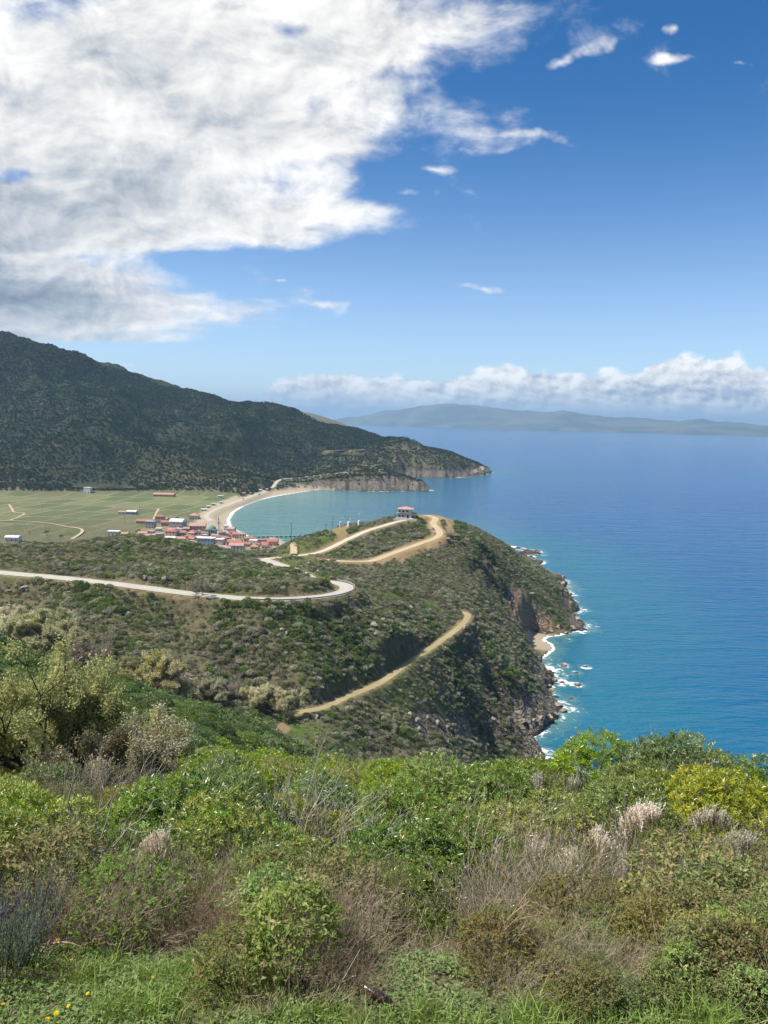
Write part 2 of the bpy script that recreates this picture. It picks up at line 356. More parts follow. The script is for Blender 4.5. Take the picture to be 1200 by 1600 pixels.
ROADS['mountain_road'] = (3.6, spl([PD(508, 704.5, 2075), PD(560, 703, 2105), PD(620, 703, 2140), PD(672, 704.5, 2185)], 5))

def height(x, y, full=False):
    x = np.atleast_1d(np.asarray(x, float)); y = np.atleast_1d(np.asarray(y, float))
    h = tps(x, y)
    r = np.hypot(x, y)
    sd = coast_sdf(x, y)
    far = sst(r, 900, 1300)
    # flat plain
    pl = far * (1 - sst(h, 4, 16)) * (1 - sst(r, 1900, 2100)) * (x < 150)
    h = h * (1 - pl) + 3.0 * pl
    h = h + fbm(x, y, 34, 4, .5, 1) * 3.2 * sst(r, 60, 260) * (1 - far) + fbm(x, y, 6, 3, .5, 2) * .5 * sst(r, 30, 200) * (1 - far)
    mt = far * (1 - pl) * sst(h, 5, 60) * sst(sd, 0, 250)
    rid = np.abs(fbm(x, y, 420, 4, .5, 5)) * -2
    h = h + mt * (rid * 75 + 26 + fbm(x, y, 120, 5, .5, 6) * 38) * (1 - .5 * sst(y, 2150, 2320) * (1 - sst(y, 2500, 2800)))
    # far headland beyond the mountain
    hx, hy = PD(535, 668, 4750)[:2]
    hd = 190 * np.exp(-(((x - hx + 250) / 420) ** 2 + ((y - hy - 100) / 700) ** 2) ** .8) * sst(y, 3200, 4000)
    h = np.maximum(h, hd) * np.where(y > 3600, np.where(y < 4000, 1, 1), 1)
    h = np.where(y > 3800, np.minimum(h, hd + 3), h)
    cm = np.exp(-(((x - 80) / 30) ** 2 + ((y - 520) / 42) ** 2)); h = h + (np.abs(fbm(x, y, 11, 4, .6, 14)) * 16 - 3) * cm
    # the shore: steep rock or gentle sand
    bl = beachless(x, y)
    slope = np.where(r < 900, 1.1, .9) * bl + .07 * (1 - bl)
    rock = (np.abs(np.where(r < 900, fbm(x, y, 9, 4, .6, 8), fbm(x, y, 30, 5, .62, 8))) * np.where(r < 900, 9, 11) - 1.0) * bl * sst(r, 250, 320)
    shore = np.maximum(sd, -40) * slope + np.maximum(sd - 8, 0) * 1.3 * bl * (r < 900) + np.where(sd > 0, rock * np.exp(-np.maximum(sd, 0) / 14.0), 0) + .0
    h = np.where(sd > 0, np.minimum(h + rock * .35 * np.exp(-np.maximum(sd, 0) / 25.0), np.maximum(shore, .25)), np.minimum(shore, -.4))
    rocky = bl * np.exp(-np.maximum(sd, 0) / np.where(r < 900, 13.0, 24.0)) * (sd > -2)
    # roads benched into the slopes
    bare = np.zeros_like(h); rd = np.full_like(h, 1e9)
    for nm, (hw, pts) in ROADS.items():
        mid = pts.mean(0); ext = np.hypot(*(pts[:, :2] - mid[:2]).T).max() + 40
        k = np.where(np.hypot(x - mid[0], y - mid[1]) < ext)[0]
        if not len(k): continue
        d, zr = poly_dist(x[k], y[k], pts)
        o = 5 if nm in ('road', 'dirt_track', 'upper_track') else 3
        if nm in ('cape_road', 'mountain_road'): o = 12
        wg = 1 - sst(d, hw + .9 + (3 if o == 12 else 0), hw + o + 1.5)
        h[k] = h[k] * (1 - wg) + zr * wg
        rd[k] = np.minimum(rd[k], d - hw)
        bw = {'road': .5, 'upper_track': .7, 'dirt_track': 1.0, 'ravine_track': .55, 'cape_road': .2, 'mountain_road': .5}[nm]
        bare[k] = np.maximum(bare[k], bw * (1 - sst(d, hw + .3, hw + o * 1.1)))
    if full: return h, sd, rocky, bare, rd, pl, mt
    return h

# ------------------------------------------------------------------ mesh helpers
def new_obj(name, me, parent=None, mats=(), link=True):
    o = bpy.data.objects.new(name, me)
    for mt_ in mats: me.materials.append(mt_)
    if link: ROOT.objects.link(o)
    if parent: o.parent = parent
    return o
def mesh_np(name, verts, faces, col=None, smooth=False, attrs=None, mi=None):
    """faces: list of int arrays (n,k)"""
    me = bpy.data.meshes.new(name)
    verts = np.ascontiguousarray(verts, dtype=np.float32)
    faces = [np.asarray(f, dtype=np.int32) for f in faces if len(f)]
    me.vertices.add(len(verts)); me.vertices.foreach_set('co', verts.ravel())
    lv = np.concatenate([f.ravel() for f in faces]); tot = np.concatenate([np.full(len(f), f.shape[1], np.int32) for f in faces])
    st = np.concatenate([[0], np.cumsum(tot)[:-1]]).astype(np.int32)
    me.loops.add(len(lv)); me.loops.foreach_set('vertex_index', lv)
    me.polygons.add(len(tot)); me.polygons.foreach_set('loop_start', st)
    try: me.polygons.foreach_set('loop_total', tot)
    except Exception: pass
    if mi is not None: me.polygons.foreach_set('material_index', np.asarray(mi, np.int32))
    me.polygons.foreach_set('use_smooth', np.full(len(tot), smooth))
    me.update(calc_edges=True)
    if col is not None:
        a = me.color_attributes.new('tint', 'FLOAT_COLOR', 'POINT')
        cc = np.ones((len(verts), 4), np.float32); cc[:, :3] = col; a.data.foreach_set('color', cc.ravel())
    for k, arr in (attrs or {}).items():
        a = me.attributes.new(k, 'FLOAT', 'POINT'); a.data.foreach_set('value', np.ascontiguousarray(arr, dtype=np.float32))
    return me
def tag(o, label=None, cat=None, group=None, kind=None):
    if label: o['label'] = label
    if cat: o['category'] = cat
    if group: o['group'] = group
    if kind: o['kind'] = kind
    return o
def empty(name, loc, rz=0.0, sc=1.0):
    o = bpy.data.objects.new(name, None); ROOT.objects.link(o); o.empty_display_size = .3
    o.location = loc; o.rotation_euler = (0, 0, rz); o.scale = (sc, sc, sc) if not hasattr(sc, '__len__') else sc
    return o
def grid_mesh(name, X, Y, Z, keep=None, attrs=None, wrap=False):
    nr, na = X.shape
    idx = np.arange(nr * na).reshape(nr, na)
    if wrap: idx = np.concatenate([idx, idx[:, :1]], 1)
    q_ = np.stack([idx[:-1, :-1], idx[:-1, 1:], idx[1:, 1:], idx[1:, :-1]], -1).reshape(-1, 4)
    V_ = np.stack([X.ravel(), Y.ravel(), Z.ravel()], -1)
    if keep is not None:
        kk = keep.ravel()[q_].any(1); q_ = q_[kk]
        used = np.zeros(len(V_), bool); used[q_.ravel()] = True
        remap = np.cumsum(used) - 1; q_ = remap[q_]; V_ = V_[used]
        attrs = {k: a.ravel()[used] for k, a in (attrs or {}).items()}
    else: attrs = {k: a.ravel() for k, a in (attrs or {}).items()}
    q_ = q_[:, ::-1]
    return mesh_np(name, V_, [q_], smooth=True, attrs=attrs)

# ------------------------------------------------------------------ materials for the land and sea
def mat(name, rough=.9, spec=.3):
    m_ = bpy.data.materials.new(name); m_.use_nodes = True
    t = NT(m_.node_tree); t.n.clear()
    b = t.new('ShaderNodeBsdfPrincipled'); b.inputs['Roughness'].default_value = rough; b.inputs['Specular IOR Level'].default_value = spec
    o = t.new('ShaderNodeOutputMaterial'); t.l.new(b.outputs[0], o.inputs[0])
    return m_, t, b
def attr(t, name, typ='GEOMETRY', out='Fac'):
    n = t.new('ShaderNodeAttribute'); n.attribute_name = name; n.attribute_type = typ; return n.outputs[out]

M_land, t, b = mat('land', .95, .15)
pos = t.new('ShaderNodeNewGeometry').outputs['Position']
n1 = t.noise(pos, .045, 6, .6); n2 = t.noise(pos, .35, 6, .65); n3 = t.noise(pos, 2.2, 4, .6); n4 = t.noise(pos, 25, 3, .6)
soil = t.mix(t.ss(n2, .35, .65), (.105, .095, .052), (.18, .16, .092))
soil = t.mix(t.ss(n1, .50, .66), soil, (.085, .105, .035))
soil = t.mix(t.ss(n3, .60, .75, 0, .6), soil, (.30, .26, .18))
# mountain floor
mts = t.mix(t.ss(n1, .4, .6), (.022, .034, .018), (.040, .048, .026))
mts = t.mix(t.ss(t.noise(pos, .016, 5, .6), .63, .70), mts, (.13, .11, .075))
colr = t.mix(attr(t, 'mount'), soil, mts)
# fields on the plain: parcels
pm = t.mapping(pos, rot=(0, 0, R(12)))
pmw = t.new('ShaderNodeVectorMath', {0: pm, 1: t.new('ShaderNodeVectorMath', {0: t.new('ShaderNodeTexNoise', {'Vector': pos, 'Scale': .008}).outputs['Color'], 1: (30, 30, 0)}, operation='MULTIPLY').outputs[0]}, operation='ADD').outputs[0]
br = t.new('ShaderNodeTexBrick', {'Vector': pmw, 'Color1': (.0, .0, .0), 'Color2': (1., 1., 1.), 'Mortar': (.5, .5, .5), 'Scale': 1.0, 'Mortar Size': 1.7, 'Mortar Smooth': .3, 'Brick Width': 44, 'Row Height': 70})
br.offset = .37
ramp = t.new('ShaderNodeValToRGB', {0: br.outputs[0]}); ramp.color_ramp.interpolation = 'CONSTANT'
els = ramp.color_ramp.elements; els[0].color = (.11, .135, .055, 1); els[1].position = .85; els[1].color = (.10, .14, .04, 1)
for p_, c_ in [(.15, (.16, .17, .08)), (.3, (.12, .15, .060)), (.45, (.20, .195, .105)), (.58, (.10, .13, .05)), (.7, (.18, .205, .075))]:
    e = els.new(p_); e.color = (*c_, 1)
rows = t.new('ShaderNodeTexWave', {'Vector': pmw, 'Scale': .28, 'Distortion': 1.0, 'Detail': 1.0}); rows.bands_direction = 'X'
fcol = t.mix(t.ss(rows.outputs[1], .3, .7, 0, .35), ramp.outputs[0], (.17, .155, .095))
fcol = t.mix(t.ss(n2, .4, .7, 0, .5), fcol, (.12, .15, .055))
fcol = t.mix(t.m('MULTIPLY', br.outputs['Fac'], .9), fcol, (.30, .27, .17))
colr = t.mix(attr(t, 'plain'), colr, fcol)
# grass
gcol = t.mix(t.ss(n2, .35, .65), (.085, .135, .022), (.14, .17, .05))
colr = t.mix(attr(t, 'grass'), colr, gcol)
# bare earth beside the tracks
bcol = t.mix(t.ss(n3, .3, .7), (.30, .195, .095), (.40, .29, .16))
bf = attr(t, 'bare')
bf = t.m('MULTIPLY', bf, t.ss(t.m('ADD', bf, t.m('SUBTRACT', n2, .5)), .2, .55))
colr = t.mix(bf, colr, bcol)
# rock
vor = t.new('ShaderNodeTexVoronoi', {'Vector': t.mapping(pos, rot=(.5, .35, .6), sc=(.22, .6, .35)), 'Scale': 1.0}); vor.feature = 'DISTANCE_TO_EDGE'
vor2 = t.new('ShaderNodeTexVoronoi', {'Vector': t.mapping(pos, rot=(.5, .35, .6), sc=(.22, .6, .35)), 'Scale': 1.0})
rk = t.mix(t.ss(n2, .3, .7), (.20, .16, .12), (.48, .41, .32))
rk = t.mix(t.ss(n1, .5, .62, 0, .45), rk, (.38, .26, .15)); rk = t.mix(t.m('MULTIPLY', attr(t, 'ochre'), t.ss(n2, .25, .55)), rk, (.50, .34, .19))
rk = t.mix(.35, rk, t.mix(t.m('FRACT', t.m('MULTIPLY', vor2.outputs[0], 7.3)), (.10, .085, .07), (.5, .43, .34)))
rk = t.mix(t.ss(vor.outputs[0], .0, .06, .75, 0), rk, (.045, .04, .03))
wet = t.ss(t.new('ShaderNodeSeparateXYZ', {0: pos}).outputs[2], .2, 2.2, .8, 0)
rk = t.mix(wet, rk, (.05, .042, .034))
rf = attr(t, 'rock'); rf = t.ss(t.m('ADD', rf, t.m('MULTIPLY', t.m('SUBTRACT', n2, .5), .9)), .30, .46)
colr = t.mix(rf, colr, rk)
# sand
sc_ = t.mix(t.ss(n3, .3, .7), (.37, .295, .195), (.47, .39, .275))
sc_ = t.mix(t.ss(n2, .56, .7, 0, .45), sc_, (.27, .22, .15))
colr = t.mix(attr(t, 'sand'), colr, sc_)
t.put(b.inputs['Base Color'], colr)
bh = t.m('ADD', t.m('MULTIPLY', n3, .35), t.m('MULTIPLY', n2, t.m('MULTIPLY_ADD', rf, 2.2, .9)))
bh = t.m('ADD', bh, t.m('MULTIPLY', t.m('MULTIPLY', t.ss(vor.outputs[0], 0, .12), rf), 1.6))
bmp = t.new('ShaderNodeBump', {'Height': bh, 'Strength': .9, 'Distance': 1.8}); t.l.new(bmp.outputs[0], b.inputs['Normal'])

M_sea, t, b = mat('sea', .16, .5)
b.inputs['IOR'].default_value = 1.333
pos = t.new('ShaderNodeNewGeometry').outputs['Position']
sdv = attr(t, 'sd')          # metres from the shore
nb = t.noise(t.mapping(pos, sc=(1, 1.6, 1)), .006, 5, .6)
nb2 = t.noise(t.mapping(pos, sc=(1, 2.5, 1)), .0009, 4, .6)
depth = t.m('ADD', sdv, t.m('MULTIPLY', t.m('SUBTRACT', nb, .5), 90))
shal = t.ss(depth, 5, 170, 1, 0)
shal2 = t.ss(depth, 40, 900, 1, 0)
deep = t.mix(t.ss(nb2, .35, .65), (.0045, .068, .215), (.006, .085, .25))
cs = t.mix(shal2, deep, (.0045, .090, .215))
cs = t.mix(t.m('MULTIPLY', shal, .85), cs, (.007, .130, .190))
cs = t.mix(t.m('MULTIPLY', attr(t, 'bay'), t.ss(depth, 0, 420, .95, .25)), cs, (.085, .225, .215))
cs = t.mix(t.ss(sdv, 1, 14, .55, 0), cs, (.13, .25, .20))
fo_n = t.noise(pos, .28, 8, .7, .8); fo_n2 = t.noise(pos, .06, 4, .6)
rug = attr(t, 'rug')
foam = t.ss(t.m('ADD', t.m('MULTIPLY', fo_n, 1.0), t.m('MULTIPLY', t.m('SUBTRACT', fo_n2, .5), .8)), t.ss(sdv, 0, 18, .44, .80), t.ss(sdv, 0, 18, .62, .98))
foam = t.m('MULTIPLY', foam, t.ss(sdv, 20, 34, 1, 0)); foam = t.m('MULTIPLY', foam, rug)
# a thin line of broken surf standing off the rocks and at the sand
line = t.m('SUBTRACT', 1.0, t.m('ABSOLUTE', t.m('DIVIDE', t.m('SUBTRACT', t.m('ADD', sdv, t.m('MULTIPLY', t.m('SUBTRACT', fo_n2, .5), 26)), 9.0), 1.5)), clamp=True)
line = t.m('MULTIPLY', t.ss(t.m('ADD', line, t.m('MULTIPLY', t.m('SUBTRACT', fo_n, .5), 1.8)), .95, 1.25), rug)
surf = t.m('MULTIPLY', t.ss(sdv, 1.0, t.m('MULTIPLY_ADD', attr(t, 'bay'), 5.2, 2.3), 1, 0), t.m('SUBTRACT', 1.0, rug)); surf = t.m('MULTIPLY', surf, t.ss(fo_n2, .2, .5, .4, 1))
foam = t.m('MAXIMUM', t.m('MAXIMUM', foam, line), surf)
cs = t.mix(foam, cs, (.80, .82, .82))
t.put(b.inputs['Base Color'], cs)
t.put(b.inputs['Roughness'], t.ss(foam, 0, 1, .13, .8))
w1 = t.noise(t.mapping(pos, rot=(0, 0, R(-24)), sc=(.34, 1, 1)), .26, 3, .5, .3)
w2 = t.noise(t.mapping(pos, rot=(0, 0, R(-10)), sc=(.5, 1, 1)), .9, 3, .6)
w3 = t.noise(t.mapping(pos, rot=(0, 0, R(-18)), sc=(.3, 1, 1)), .05, 3, .5, .4)
wh = t.m('ADD', t.m('ADD', t.m('MULTIPLY', w1, 1.6), t.m('MULTIPLY', w2, .35)), t.m('MULTIPLY', w3, 3.6))
bmp = t.new('ShaderNodeBump', {'Height': wh, 'Strength': 1.0, 'Distance': 1.1}); t.l.new(bmp.outputs[0], b.inputs['Normal'])

# ------------------------------------------------------------------ terrain sheet (finer where the viewer is near)
ang = np.concatenate([np.arange(-180, -34, 3.0), np.arange(-34, 34, .10), np.arange(34, 180, 3.0)])
rad = 1.2 * (7600 / 1.2) ** (np.arange(0, 1000) / 999.0)
TH, RR = np.meshgrid(R(1) * ang, rad)
X = RR * np.sin(TH); Y = RR * np.cos(TH)
h, sd, rocky, bare, rd, pl, mt = [a.reshape(X.shape) for a in height(X.ravel(), Y.ravel(), True)]
px, py = project(X, Y, h)
# bare soil patch below the dirt track, grass saddles, small landslip
def pix_poly(px, py, poly, soft=4):
    return sst(poly_sdf(px.ravel(), py.ravel(), np.array(poly, float)).reshape(px.shape), -soft, soft)
near = (RR > 380) & (RR < 720)
patch = pix_poly(px, py, [(575, 880), (620, 862), (665, 846), (692, 834), (704, 842), (700, 850), (678, 857), (650, 868), (628, 880), (612, 876), (600, 884)]) * near
knob = pix_poly(px, py, [(645, 800), (690, 799), (714, 812), (708, 838), (697, 834), (694, 815), (660, 812)]) * near
bare = np.maximum(bare, np.maximum(patch, knob * .9))
cut2 = pix_poly(px, py, [(510, 828), (548, 820), (540, 846), (505, 860), (498, 855), (530, 838)], 3) * near
fire = pix_poly(px, py, [(456, 848), (463, 846), (464, 866), (452, 868)], 1.5) * near
bare = np.maximum(bare, np.maximum(cut2 * .75, fire))
vill = pix_poly(px, py, [(212, 850), (212, 826), (262, 816), (318, 818), (345, 828), (362, 824), (395, 838), (432, 842), (440, 862), (400, 880), (240, 870)], 3) * (RR > 850) * (RR < 1350)
bare = np.maximum(bare, vill * .55)
slip = pix_poly(px, py, [(428, 1134), (440, 1128), (456, 1138), (448, 1146), (432, 1144)], 3) * (RR < 300) * (RR > 150)
bare = np.maximum(bare, slip)
grass = pix_poly(px, py, [(430, 870), (470, 862), (520, 870), (470, 885), (440, 885)], 5) * near
grass = np.maximum(grass, .8 * pix_poly(px, py, [(430, 860), (455, 848), (540, 822), (535, 840), (490, 864), (440, 872)], 4) * near)
grass = np.maximum(grass, pix_poly(px, py, [(545, 915), (600, 920), (690, 945), (705, 985), (690, 970), (640, 945), (560, 930)], 6) * (RR > 300) * (RR < 420))
grass = np.maximum(grass, pix_poly(px, py, [(395, 1170), (420, 1135), (480, 1120), (520, 1140), (470, 1180)], 10) * (RR < 300) * (RR > 130))
grass = np.maximum(grass, sst(RR, 3.2, 2.2) + (1 - sst(RR, 5.2, 6.5)))
grass = np.clip(grass * (.6 + fbm(X, Y, 12, 3) * 1.2), 0, 1)
sand = np.zeros_like(h)
d_, _ = poly_dist(X.ravel(), Y.ravel(), BX); d_ = d_.reshape(X.shape)
bay_sand = (1 - sst(sd, 38, 50) * 1) * (1 - sst(d_, 75, 120)) * (sd > -10)
cove = np.hypot(X - PZ(845, 1003)[0], Y - PZ(845, 1003)[1])
sand = np.maximum(bay_sand * (h < 6), (1 - sst(cove, 17, 25)) * (h < 5))
orange = pix_poly(px, py, [(790, 920), (812, 918), (845, 950), (868, 985), (845, 1000), (815, 985), (795, 960)], 8) * (RR > 450) * (RR < 640)
rockm = np.maximum(rocky, orange * .75)
rs = fbm(X, Y, 26, 4, .6, 12)
rockm = np.maximum(rockm, sst(rs, .36, .5) * .45 * (RR > 150) * (RR < 900))
rockm = np.maximum(rockm, pix_poly(px, py, [(640, 1110), (720, 1120), (780, 1130), (780, 1160), (660, 1155)], 12) * (RR > 250) * (RR < 420) * (.30 + .5 * (fbm(X, Y, 8, 3, .5, 13) > 0)))
rockm = np.maximum(rockm, .6 * pix_poly(px, py, [(470, 768), (600, 742), (690, 742), (690, 770), (600, 775)], 4) * (RR > 1500) * (RR < 2000))
rockm = rockm * (1 - sand)
terr = new_obj('terrain', grid_mesh('terrain', X, Y, h, keep=(h > -5), attrs=dict(ochre=orange, rock=rockm, bare=bare, grass=grass, sand=sand, plain=pl, mount=mt), wrap=True), mats=[M_land])
tag(terr, kind='structure')
# visibility along each azimuth (what the near ridges hide)
tanv = (h - EYE) / RR
run = np.maximum.accumulate(np.where(RR > 20, tanv, -9), 0)
hid = run - tanv > 5.0 / RR      # hidden by more than a few metres
def sample_idx(x, y):
    a = np.degrees(np.arctan2(x, y)); ia = np.clip(np.searchsorted(ang, a), 0, len(ang) - 1)
    ir = np.clip((np.log(np.hypot(x, y) / 1.2) / math.log(7600 / 1.2) * 999).astype(int), 0, 999)
    return ir, ia
def hz(x, y): return float(height([x], [y])[0])

# ------------------------------------------------------------------ sea sheet
ang2 = np.concatenate([np.arange(-180, -32, 4.0), np.arange(-32, 32, .16), np.arange(32, 180, 4.0)])
rad2 = np.concatenate([60 * (3200 / 60) ** (np.arange(0, 420) / 419.0), 3200 * (55000 / 3200) ** (np.arange(1, 60) / 59.0)])
T2, R2 = np.meshgrid(R(1) * ang2, rad2)
X2 = R2 * np.sin(T2); Y2 = R2 * np.cos(T2)
s2 = -coast_sdf(X2.ravel(), Y2.ravel()).reshape(X2.shape)
bx, by = PZ(470, 800)[:2]
bay = 1 - sst(np.hypot((X2 - bx) / 1.0, (Y2 - by) / 1.3), 150, 420)
# rocks standing in the water make their own surf
SEA_ROCKS = [(880, 1040, 3.0), (914, 1042, 2.2), (900, 1051, 2.0), (902, 1070, 3.2), (878, 1066, 2), (893, 1092, 1.6), (888, 1000, 2.2), (832, 861, 6), (842, 864, 5), (820, 859, 5), (752, 741, 16), (745, 743, 13)]
sr = s2.copy()
for (a_, b_, r_) in SEA_ROCKS:
    x_, y_, _ = PZ(a_, b_)
    sr = np.minimum(sr, (np.hypot(X2 - x_, Y2 - y_) - r_) * 3.0 + .5)
sea = new_obj('sea', grid_mesh('sea', X2, Y2, np.zeros_like(X2), attrs=dict(sd=sr, bay=bay, rug=beachless(X2, Y2)), wrap=True), mats=[M_sea])
tag(sea, kind='structure')

# ------------------------------------------------------------------ road sheets
def asphalt(name, c1, c2, c3, sc=.8):
    m_, t, b = mat(name, .9, .2)
    pos = t.new('ShaderNodeNewGeometry').outputs['Position']
    a = t.mix(t.ss(t.noise(pos, sc, 5, .6), .3, .7), c1, c2)
    a = t.mix(t.ss(t.noise(pos, sc * .15, 4, .6), .5, .7, 0, .6), a, c3)
    # wheel tracks run along the sheet
    uvx = attr(t, 'across')
    wt = t.ss(t.m('ABSOLUTE', t.m('SUBTRACT', t.m('ABSOLUTE', uvx), .48)), .0, .22, .45, 0)
    a = t.mix(wt, a, c3)
    t.put(b.inputs['Base Color'], a)
    return m_
M_asph = asphalt('worn_asphalt', (.40, .375, .32), (.47, .44, .375), (.35, .33, .285))
M_track = asphalt('packed_earth', (.40, .31, .18), (.47, .37, .22), (.52, .43, .29), .5)
M_pale = asphalt('pale_gravel', (.46, .40, .29), (.53, .47, .35), (.58, .53, .43), .5)
M_olive = asphalt('grassy_track', (.33, .27, .14), (.26, .24, .11), (.40, .32, .18), .3)
def ribbon(name, pts, hw, m_, lift=.10):
    T = np.gradient(pts[:, :2], axis=0); T /= np.linalg.norm(T, axis=1)[:, None] + 1e-9
    Nn = np.stack([-T[:, 1], T[:, 0]], 1); vv = []; ac = []
    k = 5
    for j in range(k):
        s = (j / (k - 1) * 2 - 1)
        wob = fbm(pts[:, 0] + j * 7, pts[:, 1], 5, 3, .5, 20) * .5 if j in (0, k - 1) else 0
        p = pts[:, :2] + Nn * (s * (hw + wob))[..., None] if not np.isscalar(wob) else pts[:, :2] + Nn * s * hw
        z = pts[:, 2] + lift - (.03 if j in (0, k - 1) else 0)
        vv.append(np.column_stack([p, z])); ac.append(np.full(len(pts), s))
    V_ = np.stack(vv, 1); n = len(pts); idx = np.arange(n * k).reshape(n, k)
    F = np.stack([idx[:-1, :-1], idx[:-1, 1:], idx[1:, 1:], idx[1:, :-1]], -1).reshape(-1, 4)[:, ::-1]
    o = new_obj(name, mesh_np(name, V_.reshape(-1, 3), [F], smooth=True, attrs=dict(across=np.stack(ac, 1).ravel())), mats=[m_])
    return tag(o, kind='structure')
ribbon('road', ROADS['road'][1], ROADS['road'][0], M_asph)
ribbon('path', ROADS['upper_track'][1], 2.1, M_pale, .12)
ribbon('path', ROADS['dirt_track'][1], 2.5, M_track, .16)
ribbon('path', ROADS['ravine_track'][1], 1.6, M_olive)
ribbon('road', ROADS['cape_road'][1], 3.8, M_asph, .3)
ribbon('road', ROADS['mountain_road'][1], 3.4, M_asph, .3)
# low retaining wall / crash barrier round the hairpin
def plain(name, c_, rough=.7, spec=.3, var=.12, sc=3.0):
    m_, t, b = mat(name, rough, spec)
    pos = t.new('ShaderNodeTexCoord').outputs['Object']
    f = t.noise(pos, sc, 5, .6)
    c_ = np.array(c_); t.put(b.inputs['Base Color'], t.mix(t.ss(f, .3, .7), tuple(c_ * (1 - var)), tuple(np.minimum(c_ * (1 + var), .9))))
    return m_

# ------------------------------------------------------------------ foliage shapes
def unit(v): return v / (np.linalg.norm(v, axis=-1, keepdims=True) + 1e-9)
def leaf_quads(rng, base, axis, nrm, L, Wd, fold=.25):
    """flat pointed leaves, two triangles folded on the midrib"""
    side = unit(np.cross(axis, nrm)); nrm2 = unit(np.cross(side, axis))
    L = np.asarray(L).reshape(-1, 1) * np.ones((len(base), 1)); Wd = np.asarray(Wd).reshape(-1, 1) * np.ones((len(base), 1))
    mid = base + axis * L * .45
    tip = base + axis * L - nrm2 * L * .12
    l = mid + side * Wd * .5 + nrm2 * Wd * fold; r = mid - side * Wd * .5 + nrm2 * Wd * fold
    V_ = np.stack([base, r, tip, l], 1).reshape(-1, 3)
    i = np.arange(len(base))[:, None] * 4
    F = np.concatenate([i + np.array([[0, 1, 2]]), i + np.array([[0, 2, 3]])])
    return V_, F
def strips(base, tip, w0, w1, up=None, rng=None):
    ax = unit(tip - base); rv = rng.normal(size=base.shape); s = unit(np.cross(ax, rv))
    w0 = np.asarray(w0).reshape(-1, 1) * np.ones((len(base), 1)); w1 = np.asarray(w1).reshape(-1, 1) * np.ones((len(base), 1))
    V_ = np.stack([base - s * w0, base + s * w0, tip + s * w1, tip - s * w1], 1).reshape(-1, 3)
    i = np.arange(len(base))[:, None] * 4
    return V_, i + np.array([[0, 1, 2, 3]])
def tubes(p0, p1, r0, r1, sides=4):
    ax = unit(p1 - p0); ref = np.where(np.abs(ax[:, 2:3]) > .9, np.array([[1., 0, 0]]), np.array([[0, 0, 1.]]))
    s = unit(np.cross(ax, ref)); t_ = np.cross(ax, s); V_ = []
    r0 = np.asarray(r0).reshape(-1, 1); r1 = np.asarray(r1).reshape(-1, 1)
    for k in range(sides):
        a = 2 * math.pi * k / sides; d = s * math.cos(a) + t_ * math.sin(a)
        V_.append(p0 + d * r0); V_.append(p1 + d * r1)
    V_ = np.stack(V_, 1).reshape(-1, 3); n = len(p0); i = np.arange(n)[:, None] * (2 * sides); F = []
    for k in range(sides):
        a = 2 * k; b_ = (2 * k + 2) % (2 * sides); F.append(i + np.array([[a, b_, b_ + 1, a + 1]]))
    return V_, np.concatenate(F)
class Acc:
    def __init__(s): s.v = []; s.f = {}; s.c = []; s.n = 0
    def add(s, V_, F, col):
        V_ = np.asarray(V_, float); F = np.asarray(F)
        s.f.setdefault(F.shape[1], []).append(F + s.n); s.v.append(V_); s.n += len(V_)
        col = np.asarray(col, float)
        if col.ndim == 1: col = np.tile(col, (len(V_), 1))
        elif len(col) != len(V_): col = np.repeat(col, len(V_) // len(col), 0)
        s.c.append(col)
    def mesh(s, name, smooth=False):
        return mesh_np(name, np.concatenate(s.v), [np.concatenate(f) for f in s.f.values()], col=np.concatenate(s.c), smooth=smooth)

def foliage_mat(name, rough=.5, spec=.4, trans=.35, hue=.02, valv=.25):
    m_ = bpy.data.materials.new(name); m_.use_nodes = True; t = NT(m_.node_tree); t.n.clear()
    col = attr(t, 'tint', 'GEOMETRY', 'Color')
    oi = t.new('ShaderNodeObjectInfo').outputs['Random']
    hv = t.new('ShaderNodeHueSaturation', {'Hue': t.m('MULTIPLY_ADD', oi, hue * 2, .5 - hue), 'Saturation': t.m('MULTIPLY_ADD', t.m('FRACT', t.m('MULTIPLY', oi, 17.3)), .3, .85), 'Value': t.m('MULTIPLY_ADD', t.m('FRACT', t.m('MULTIPLY', oi, 7.7)), valv * 2, 1 - valv), 'Color': col})
    b = t.new('ShaderNodeBsdfPrincipled', {'Base Color': hv.outputs[0], 'Roughness': rough, 'Specular IOR Level': spec})
    tr = t.new('ShaderNodeBsdfTranslucent', {'Color': t.new('ShaderNodeHueSaturation', {'Hue': .49, 'Saturation': 1.15, 'Value': 1.5, 'Color': hv.outputs[0]}).outputs[0]})
    mx = t.new('ShaderNodeMixShader', {0: trans, 1: b, 2: tr.outputs[0]})
    o = t.new('ShaderNodeOutputMaterial'); t.l.new(mx.outputs[0], o.inputs[0])
    return m_
def wood_mat(name, rough=.9):
    m_, t, b = mat(name, rough, .2)
    col = attr(t, 'tint', 'GEOMETRY', 'Color'); pos = t.new('ShaderNodeTexCoord').outputs['Object']
    t.put(b.inputs['Base Color'], t.mix(t.ss(t.noise(pos, 30, 4), .3, .7, 0, .4), col, t.mix(.5, col, (.02, .016, .012))))
    return m_
M_gloss = foliage_mat('glossy_leaf', .34, .55, .24, .02, .26)
M_leaf = foliage_mat('soft_leaf', .62, .28, .30, .02, .28)
M_scrub = foliage_mat('scrub_leaf', .7, .2, .25, .02, .30)
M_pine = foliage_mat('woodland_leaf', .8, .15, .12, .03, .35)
M_wood = wood_mat('twig_wood')

